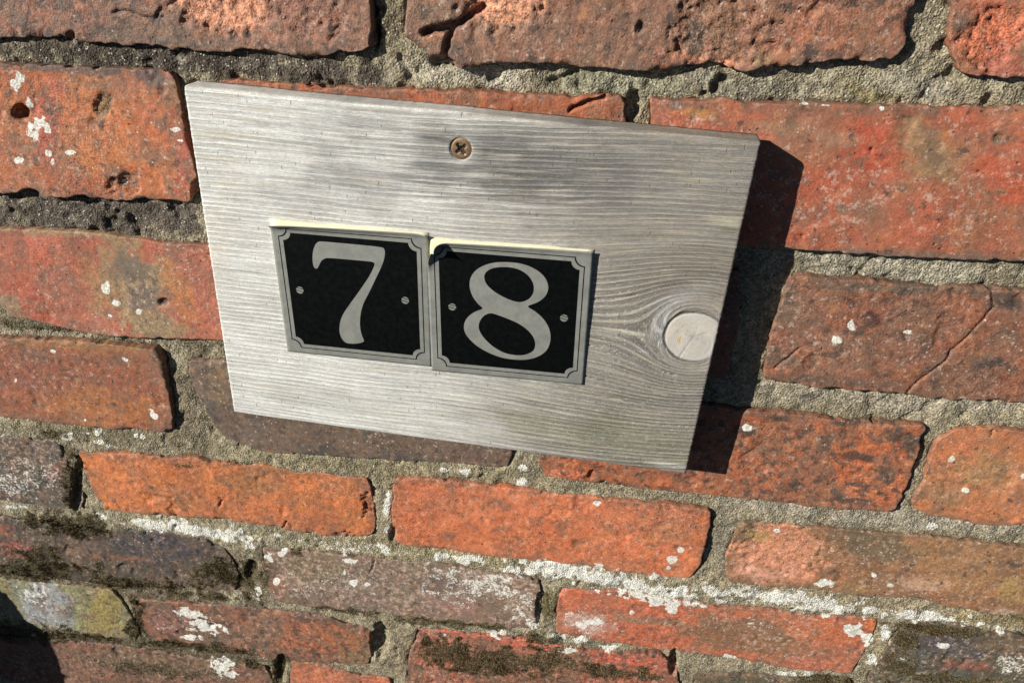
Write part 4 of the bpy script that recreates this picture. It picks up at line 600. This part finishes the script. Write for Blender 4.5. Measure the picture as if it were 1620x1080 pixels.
# moss growing in the joints of the lower courses: uncountable tufts
def make_moss(count):
    pts = np.concatenate(moss_pts)
    pts = pts[(pts[:, 0] > -500) & (pts[:, 0] < 460)]
    wgt = np.clip(pts[:, 3] - .45, 0, 1) ** 1.2 * (.35 + ss(-.1, .6, fbm(pts[:, 0], pts[:, 1], 7, 3, 2)))
    idx = rng.choice(len(pts), count, p=wgt / wgt.sum())
    p = pts[idx, :3] + rng.normal(0, .9, (count, 3)) * (1, 1, .12)
    ln = rng.uniform(.8, 3.0, count); az = rng.uniform(0, 2 * np.pi, count); lean = rng.uniform(.15, 1.0, count)
    dirv = np.stack([np.cos(az) * lean, np.sin(az) * lean + .25, np.ones(count)], 1)
    dirv /= np.linalg.norm(dirv, axis=1)[:, None]
    side = np.cross(dirv, rng.normal(0, 1, (count, 3))); side /= np.linalg.norm(side, axis=1)[:, None]
    wd = rng.uniform(.12, .32, count)[:, None]
    a = p - side * wd; b_ = p + side * wd; c = p + dirv * ln[:, None]
    v = np.stack([a, b_, c], 1).reshape(-1, 3)
    F = np.arange(count * 3).reshape(-1, 3)
    pal = lin(np.array([(74, 60, 40), (104, 88, 58), (120, 110, 68), (96, 64, 44), (150, 132, 100)]), KA)
    col = pal[rng.integers(0, 5, count)] * rng.uniform(.6, 1.25, count)[:, None]
    t = NT('dry_moss'); t.out(t.attr('Col'), .9, .1)
    o = mesh_obj('moss', v, F, t.m, None, smooth=False, attrs={'Col': np.repeat(col, 3, 0)})
    o['kind'] = 'stuff'
    tag(o, 'dark brown green moss creeping over the joints of the lower bricks', 'moss')
    return o

make_moss(38000)

# ------------------------------------------------------------------ the wooden number sign
bc = np.array(BOARD['c'], float)                   # TL TR BR BL of the front face
FRONT = 25.0; THICK = 16.5
ctr = bc.mean(0)
sign = empty('house_number_sign', ctr[0], bc[2:, 1].min(), FRONT - THICK)
tag(sign, 'weathered grey wooden board with black number plates 7 and 8, screwed to the brick wall', 'house sign')
ax = (bc[1] - bc[0] + bc[2] - bc[3]); ax /= np.hypot(*ax); ay = np.array([-ax[1], ax[0]])

KN = np.array(BOARD['knot']); KRX, KRY = 16.0, 15.6
def to_board(x, y):
    dx, dy = x - KN[0], y - KN[1]
    return dx * ax[0] + dy * ax[1], dx * ay[0] + dy * ay[1]

def grain(x, y):
    s, t = to_board(x, y)
    r = np.sqrt((s / 1.12) ** 2 + t ** 2)
    A = 25.0
    k = 1 - (A * A) / (r * r + 160.0)
    side = np.where(t > 0, 1.0, .8)
    psi = t * k - .00028 * np.where(s > -150, (s + 150), 0) ** 2 * (t > -20) * ss(-20, 40, t) * .9 \
        - .0006 * np.clip(s + 90, 0, None) ** 2 * ss(5, -60, t)
    psi += 2.2 * fbm(s, t * 1.6, 150, 2, 1) + .25 * fbm(s, t * 3, 50, 2, 3)
    return s, t, r, psi

def make_board():
    nu, nv = 460, 326
    u = np.linspace(0, 1, nu); v = np.linspace(0, 1, nv)
    U, V = np.meshgrid(u, v)
    G = ((1 - U) * (1 - V))[..., None] * bc[0] + (U * (1 - V))[..., None] * bc[1] + (U * V)[..., None] * bc[2] + ((1 - U) * V)[..., None] * bc[3]
    x = G[..., 0].ravel(); y = G[..., 1].ravel()
    U = U.ravel(); V = V.ravel()
    s, t, r, psi = grain(x, y)
    # sawn ends: teeth follow the grain; long edges a little wavy
    tooth = .35 * vn(psi / 1.3, s * 0, 4) + .25 * vn(psi / .7, s * 0, 2)
    el = (U == 0) | (U == 1)
    x = x + np.where(el, tooth * np.where(U == 0, .45, .8), 0)
    et = (V == 0) | (V == 1)
    y = y + np.where(et, .25 * fbm(s, t, 30, 4, 2), 0)
    kr = np.hypot(s / KRX, t / KRY) + .035 * fbm(s, t, 12, 2, 5)
    knot = ss(1.0, .97, kr)
    ring = ss(.06, .025, np.abs(kr - 1.0)) * (.55 + .45 * ss(-.4, .6, fbm(s, t, 18, 2, 3) + (t - s) / 22))
    z = FRONT + .10 * vn(psi / 3.1, s / 300, 1) + .06 * vn(psi / 1.6, s / 60, 2) + .22 * fbm(s, t, 60, 2, 6)
    z = z * (1 - knot) + knot * (FRONT - .05 + .06 * fbm(s, t, 4, 3, 1)) - .8 * ring * ss(-.5, .6, -s / 16 + t / 16)
    # checks that opened along the grain beside the knot
    for (cx, cy, ln_, off) in ((-40, -16, 60, 0), (-16, -24, 42, 1), (-60, -34, 46, 2), (-30, -48, 60, 3), (-5, -62, 40, 4), (-46, 18, 30, 5)):
        pc = grain(np.array([KN[0] + ax[0] * cx + ay[0] * cy]), np.array([KN[1] + ax[1] * cx + ay[1] * cy]))[3][0]
        m = ss(.30, .08, np.abs(psi - pc + .25 * vn(s / 6, t * 0, off))) * ss(ln_ * .5, ln_ * .3, np.abs(s - cx)) * (np.abs(t - cy) < 16)
        z -= .8 * m
    # radial drying cracks inside the knot
    ang = np.arctan2(t, s); rr = np.hypot(s, t)
    kc = np.zeros_like(x)
    for a0, l0 in ((-1.95, 15), (-.4, 9), (.5, 8), (1.4, 7), (2.4, 6), (3.0, 5)):
        kc = np.maximum(kc, ss(.35, .1, np.abs(rr * np.sin(ang - a0)) + .1 * vn(rr, a0 * 9, 2)) * (np.cos(ang - a0) > 0) * (rr < l0) * (.25 if l0 < 12 else .7))
    z -= .5 * kc * knot
    edge = np.minimum(np.minimum(U, 1 - U) * 294, np.minimum(V, 1 - V) * 208)
    z -= .7 * (1 - np.sqrt(np.clip(1 - np.clip(1 - edge / 1.2, 0, 1) ** 2, 0, 1)))
    te = V * 208; tr_ = 2.0 + 1.0 * fbm(s, t, 50, 2, 2)
    z -= tr_ * .8 * (1 - np.sqrt(np.clip(1 - np.clip(1 - te / tr_, 0, 1) ** 2, 0, 1)))
    # countersink round the screw
    sc = BOARD['screw']; ds = np.hypot(x - sc[0], y - sc[1])
    z -= 1.3 * ss(6.2, 5.2, ds)
    n = .5 * vn(psi / 1.3, s / 30, 3) + .35 * vn(psi / .7, s / 14, 4) + .35 * fbm(x, y, 16, 3, 4)
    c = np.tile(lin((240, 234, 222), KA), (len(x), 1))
    wr = ss(-215, -10, s)[:, None]; c = c * (1 - wr) + lin((158, 147, 132), KA) * wr  # paler to the left: sheen painted into the colour, on top of its weathering
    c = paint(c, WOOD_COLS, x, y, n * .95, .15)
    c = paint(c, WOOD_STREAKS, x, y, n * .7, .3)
    kcol = lin((200, 190, 176), KA) * (1 - .0 * ss(.2, .9, np.sin(rr * 2.1)))[:, None]
    kcol = kcol * (1 + .07 * fbm(s, t, 7, 4, 2) - .10 * ss(5, 0, rr))[:, None]
    c = c * (1 - knot[:, None]) + kcol * knot[:, None]
    c *= (1 - .8 * np.clip(ring + .8 * kc * knot, 0, 1))[:, None]
    halo = ss(1.9, 1.05, kr) * (1 - knot)
    c = c * (1 - .12 * halo[:, None]) + lin((206, 200, 192), KA) * .12 * halo[:, None]
    c *= (1 + .12 * ss(.03, .0, V + .02 * fbm(s, t, 30, 3, 1)))[:, None]
    flake = ss(-130, -40, s) * ss(60, -10, t)
    resin = knot * ss(5.0, 2.5, np.hypot((s + 7.5) * 1.3, (t - 1.0) * .55))
    gk = np.where(knot > .5, rr * .5 + t * .2, psi)
    at_grain = np.stack([s * 1.0 + 400, gk + 400, knot * 3], 1)
    at_kn = np.stack([knot, .25 + .75 * flake, resin], 1)
    I = np.arange(nu * nv).reshape(nv, nu)
    F = np.stack([I[1:, :-1], I[1:, 1:], I[:-1, 1:], I[:-1, :-1]], -1).reshape(-1, 4)
    ringi = np.concatenate([I[0, :], I[1:, -1], I[-1, -2::-1], I[-2:0:-1, 0]])
    vs = [np.stack([x, y, z], 1)]; cs = [c]; gs = [at_grain]; ks = [at_kn]; fs = [F]
    prev = ringi; off = nu * nv; nR = len(ringi)
    for lev in range(1, 6):
        zz = z[ringi] + (FRONT - THICK - z[ringi]) * lev / 5
        j = .12 * vn(x[ringi] / 2, y[ringi] / 2 + lev * 3, 3)
        vs.append(np.stack([x[ringi] + j, y[ringi] + j, zz], 1))
        cs.append(c[ringi] * 1.0); gs.append(at_grain[ringi] + np.array([0, 3.1 * lev, 0])); ks.append(at_kn[ringi] * 0)
        cur = off + np.arange(nR)
        fs.append(np.stack([prev, np.roll(prev, -1), np.roll(cur, -1), cur], 1)); prev = cur; off += nR
    vs = np.concatenate(vs); fs = np.concatenate(fs)
    tri_cap = len(vs)
    vs = np.concatenate([vs, [[ctr[0], ctr[1], FRONT - THICK]]])
    cap = np.stack([prev, np.roll(prev, -1), np.full(nR, tri_cap), np.full(nR, tri_cap)], 1)
    cs = np.concatenate(cs + [c[:1]]); gs = np.concatenate(gs + [at_grain[:1]]); ks = np.concatenate(ks + [at_kn[:1] * 0])
    faces = [tuple(q) for q in fs.tolist()] + [tuple(q[:3]) for q in cap.tolist()]
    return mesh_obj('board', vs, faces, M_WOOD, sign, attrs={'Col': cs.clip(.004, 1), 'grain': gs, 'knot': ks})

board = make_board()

def lathe(prof, cx, cy, seg=40):
    vs = []; fs = []
    for (r, z) in prof:
        for k in range(seg):
            a = 2 * math.pi * k / seg
            vs.append((cx + r * math.cos(a), cy + r * math.sin(a), z))
    for i in range(len(prof) - 1):
        for k in range(seg):
            k2 = (k + 1) % seg
            fs.append((i * seg + k, i * seg + k2, (i + 1) * seg + k2, (i + 1) * seg + k))
    return vs, fs

def make_screw():
    sx, sy = BOARD['screw']
    zt = FRONT - .35; seg = 64
    # head with a cross-shaped drive recess; the shank runs through the board into the wall
    vs = []; fs = []
    R0 = 5.6
    radii = [.0, .6, 1.2, 1.7, 2.1, 2.5, 2.9, 3.4, 4.2, 5.0, 5.4, R0]
    rot = rad(38)
    for r in radii[1:]:
        for k in range(seg):
            a = 2 * math.pi * k / seg
            px, py = r * math.cos(a), r * math.sin(a)
            qx = px * math.cos(rot) + py * math.sin(rot); qy = -px * math.sin(rot) + py * math.cos(rot)
            arm = max(min(3.0 - abs(qx), .75 - abs(qy)), min(3.0 - abs(qy), .75 - abs(qx)), 1.35 - math.hypot(qx, qy))
            dep = 2.2 * float(ss(-.15, .25, np.array(arm)))
            z = zt - dep - .35 * float(ss(4.6, R0, np.array(r)))
            vs.append((sx + px, sy + py, z))
    vs.append((sx, sy, zt - 2.4)); c0 = len(vs) - 1
    n = len(radii) - 1
    for i in range(n - 1):
        for k in range(seg):
            k2 = (k + 1) % seg
            fs.append((i * seg + k, (i + 1) * seg + k, (i + 1) * seg + k2, i * seg + k2))
    for k in range(seg):
        fs.append((c0, k, (k + 1) % seg))
    base = (n - 1) * seg
    for (r, z) in ((R0, zt - .9), (2.4, zt - 4.5), (2.1, -18.0), (.3, -22.0)):
        o0 = len(vs)
        for k in range(seg):
            a = 2 * math.pi * k / seg
            vs.append((sx + r * math.cos(a), sy + r * math.sin(a), z))
        for k in range(seg):
            k2 = (k + 1) % seg
            fs.append((base + k, o0 + k, o0 + k2, base + k2))
        base = o0
    o = mesh_obj('screw', vs, fs, M_SCREW, sign)
    cr = []
    for q in range(4):
        a = rot + q * math.pi / 2
        for (r, da) in ((2.7, -.22), (2.7, .22), (1.0, math.pi / 4)):
            cr.append((sx + r * math.cos(a + da), sy + r * math.sin(a + da), zt - .12))
    cr.append((sx, sy, zt - .8))
    mesh_obj('drive_recess_shade', cr, [(12, i, (i + 1) % 12) for i in range(12)], M_RECESS_SHADE, o, smooth=False)  # dark sheet laid over the cross recess as its painted shade
    o['label'] = 'tarnished brass coloured cross head screw near the top edge'
    return o

make_screw()

# ---- number plates: thin printed film on foam tape, lifting along the top
def plate(key, digit_label, numeral, holes, screws, Wd, Hd, curl):
    p0, p1 = np.array(NUM[key][0]), np.array(NUM[key][1])
    ux = (p1 - p0) / np.hypot(*(p1 - p0)); uy = np.array([-ux[1], ux[0]])
    def loc(pts):
        q = np.array(pts, float) - p0
        return np.stack([q @ ux, q @ uy], 1)
    def surf(u, v):
        a, b, z = curl(u, v, Wd, Hd)
        xy = p0 + (u + a)[:, None] * ux + (v + b)[:, None] * uy
        return np.concatenate([xy, (FRONT + .35 + z)[:, None]], 1)
    def put(uv, dz=0.):
        uv = np.asarray(uv, float); u, v = uv[:, 0], uv[:, 1]; e = .4
        nr = np.cross(surf(u + e, v) - surf(u - e, v), surf(u, v + e) - surf(u, v - e))
        nr /= np.linalg.norm(nr, axis=1)[:, None]
        return surf(u, v) + nr * dz
    # film
    n = 72
    g = np.linspace(0, 1, n); Ug, Vg = np.meshgrid(g * Wd, g * Hd)
    uv = np.stack([Ug.ravel(), Vg.ravel()], 1)
    front = put(uv, .45); back = put(uv, .0)
    I = np.arange(n * n).reshape(n, n)
    Ff = np.stack([I[:-1, :-1], I[:-1, 1:], I[1:, 1:], I[1:, :-1]], -1).reshape(-1, 4)
    ring = np.concatenate([I[0, :], I[1:, -1], I[-1, -2::-1], I[-2:0:-1, 0]])
    rim = np.stack([ring, ring + n * n, np.roll(ring, -1) + n * n, np.roll(ring, -1)], 1)
    pl = mesh_obj('number_plate', np.concatenate([front, back]), np.concatenate([Ff, Ff[:, ::-1] + n * n, rim]), M_SILVER, sign)
    pl['label'] = digit_label
    pl.data.materials.append(M_TAPE)
    mi = np.zeros(len(pl.data.polygons), np.int32); mi[len(Ff):2 * len(Ff)] = 1
    pl.data.polygons.foreach_set('material_index', mi)

    def sheet(name, loops, mat, dz, cut=True):
        bm = bmesh.new()
        for lp in loops:
            vs = [bm.verts.new((q[0], q[1], 0)) for q in lp]
            for a, b2 in zip(vs, vs[1:] + vs[:1]): bm.edges.new((a, b2))
        bmesh.ops.triangle_fill(bm, edges=bm.edges[:], use_beauty=True, use_dissolve=False)
        if cut:
            for vv in np.concatenate([np.linspace(Hd * .1, Hd * .62, 5), np.linspace(Hd * .68, Hd, 22)]):
                bmesh.ops.bisect_plane(bm, geom=bm.verts[:] + bm.edges[:] + bm.faces[:], plane_co=(0, vv, 0), plane_no=(0, 1, 0))
            for uu in np.concatenate([np.linspace(0, Wd * .3, 14), np.linspace(Wd * .36, Wd * .66, 5), np.linspace(Wd * .7, Wd, 14)]):
                bmesh.ops.bisect_plane(bm, geom=bm.verts[:] + bm.edges[:] + bm.faces[:], plane_co=(uu, 0, 0), plane_no=(1, 0, 0))
        bmesh.ops.recalc_face_normals(bm, faces=bm.faces[:])
        bm.verts.ensure_lookup_table()
        uvs = np.array([v.co[:2] for v in bm.verts]); fs = []
        for f in bm.faces:
            ids = [v.index for v in f.verts]
            a = sum(uvs[ids[i]][0] * uvs[ids[(i + 1) % len(ids)]][1] - uvs[ids[(i + 1) % len(ids)]][0] * uvs[ids[i]][1] for i in range(len(ids)))
            fs.append(tuple(ids if a > 0 else ids[::-1]))
        bm.free()
        return mesh_obj(name, put(uvs, dz), fs, mat, pl)

    def notched(m, r, k=10):
        x0, x1, y0, y1 = m, Wd - m, m, Hd - m
        out = []
        for cx, cy, a0 in ((x1, y0, 180), (x1, y1, 270), (x0, y1, 0), (x0, y0, 90)):
            for j in range(k + 1):
                a = rad(a0 - 90 * j / k)
                out.append((cx + r * math.cos(a), cy + r * math.sin(a)))
        return out
    sheet('black_panel', [notched(6.6, 4.7)], M_BLACK, .50)
    sheet('pinstripe', [notched(3.8, 5.2), notched(4.35, 5.25)], M_BLACK, .50)
    def smooth(lp, it=2):
        P = np.array(lp, float)
        for _ in range(it):
            P = np.stack([.75 * P + .25 * np.roll(P, -1, 0), .25 * P + .75 * np.roll(P, -1, 0)], 1).reshape(-1, 2)
        return P
    nm = sheet('numeral', [smooth(loc(NUM[numeral]))] + [smooth(loc(NUM[h])) for h in holes], M_SILVER, .56, True)
    for c in loc(NUM[screws]):
        R1 = 2.25
        segs = []
        th = rad(-14)
        bars = ((-1.0, -.36), (-.16, .40), (.60, 1.0)) 
        loops = []
        for a0, a1 in bars:
            pts = []
            A0, A1 = math.asin(max(-1, a0)), math.asin(min(1, a1))
            for j in range(9):
                a = A0 + (A1 - A0) * j / 8; pts.append((R1 * math.cos(a), R1 * math.sin(a)))
            for j in range(9):
                a = A1 + (A0 - A1) * j / 8; pts.append((-R1 * math.cos(a), R1 * math.sin(a)))
            q = []
            for (a, b2) in pts:
                w = (c[0] + a * math.cos(th) - b2 * math.sin(th), c[1] + a * math.sin(th) + b2 * math.cos(th))
                if not q or math.hypot(w[0] - q[-1][0], w[1] - q[-1][1]) > .02: q.append(w)
            if math.hypot(q[0][0] - q[-1][0], q[0][1] - q[-1][1]) < .02: q.pop()
            loops.append(q)
        sheet('printed_screw', loops, M_SILVER, .56, False)
    # foam tape left on the wood
    m = 24
    tu = np.linspace(-.2, Wd + .2, m); tv = np.linspace(.8, Hd + .2, m)
    TU, TV = np.meshgrid(tu, tv); w_ = .10 + .16 * np.abs(fbm(TU, TV, 20, 2, 3))
    ragged = np.where(TV >= tv[-1] - .01, .5 * fbm(TU, TV, 16, 3, 4), 0)
    xy = p0 + TU.reshape(-1, 1) * ux + (TV + ragged).reshape(-1, 1) * uy
    top = np.concatenate([xy, (FRONT + .28 + w_).reshape(-1, 1)], 1); bot = np.concatenate([xy, np.full((m * m, 1), FRONT - .6)], 1)
    I = np.arange(m * m).reshape(m, m)
    Ft = np.stack([I[:-1, :-1], I[:-1, 1:], I[1:, 1:], I[1:, :-1]], -1).reshape(-1, 4)
    ring = np.concatenate([I[0, :], I[1:, -1], I[-1, -2::-1], I[-2:0:-1, 0]])
    rim = np.stack([ring, ring + m * m, np.roll(ring, -1) + m * m, np.roll(ring, -1)], 1)
    tp = mesh_obj('adhesive_tape', np.concatenate([top, bot]), np.concatenate([Ft, rim]), M_TAPE, pl)
    tp['label'] = 'cream adhesive tape showing behind the lifted top edge'
    return pl

def roll(u, v, ax_, ay_, bx, by, rho):
    """film rolls up beyond the crease a-b (the free corner lies to its left); returns shifts in u, v and lift"""
    d = np.array([bx - ax_, by - ay_], float); d /= np.hypot(*d)
    nx, ny = -d[1], d[0]
    s = np.clip((u - ax_) * nx + (v - ay_) * ny, 0, None)
    a = s / rho
    along = rho * np.sin(a) - s
    return along * nx, along * ny, rho * (1 - np.cos(a))

def curl7(u, v, W_, H_):
    r = [roll(u, v, 0, H_ - 7.5, W_, H_ - 4, 6.5),
         roll(u, v, 0, H_ - 6, 22, H_, 12.0), roll(u, v, W_ - 9, H_, W_, H_ - 11, 16.0)]
    a, b, c = (sum(q[i] for q in r) for i in range(3))
    return a, b, c + .25

def curl8(u, v, W_, H_):
    tilt = 1.5 * np.clip(v / H_, 0, 1.1) * np.clip(u / W_, 0, 1.1)
    r = [roll(u, v, 0, H_ - 7, W_, H_ - 3, 7.0), roll(u, v, 0, H_ - 24, 13, H_, 5.2)]
    a, b, c = (sum(q[i] for q in r) for i in range(3))
    return a, b, c + .25 + tilt

plate('p7', 'number plate with a silver 7, its top right corner lifting', 'seven', [], 's7', 91.0, 85.6, curl7)
plate('p8', 'number plate with a silver 8, its top left corner peeling', 'eight', ['e1', 'e2'], 's8', 91.6, 85.4, curl8)

# ------------------------------------------------------------------ unseen block, added to shade the lower left of the wall
def make_shadow_caster():
    # wanted shadow outline on the wall, carried back toward the sun to shape the block
    Hh = 110.0; ox, oy = -31.0 / 25.0 * Hh, 17.5 / 25.0 * Hh
    edge = [(-470, -322), (-440, -331), (-430, -352), (-424, -378), (-409, -389), (-407, -420), (-410, -470), (-408, -520), (-410, -640)]
    poly = [(x + ox, y + oy) for x, y in edge]
    far = [(-760, poly[-1][1]), (-760, poly[0][1] + 6)]
    P = poly + far
    n = len(P); vs = []; fs = []
    for z in (Hh, Hh - 6, -16.0):
        g = 0 if z < Hh else -3
        for i, (x, y) in enumerate(P):
            vs.append((x + (g if i < len(poly) else 0), y + (g if i in (0, 1, n - 1) else 0), z))
    for l in range(2):
        for i in range(n):
            j = (i + 1) % n
            fs.append((l * n + i, (l + 1) * n + i, (l + 1) * n + j, l * n + j))
    fs.append(tuple(range(n)))
    t = simple('shadow_caster_render', (150, 140, 118), .9, .2, 0., .3, 60, .0008)
    o = mesh_obj('unseen_shadow_caster', vs, fs, t, None, smooth=False)
    o['kind'] = 'structure'
    return o

make_shadow_caster()
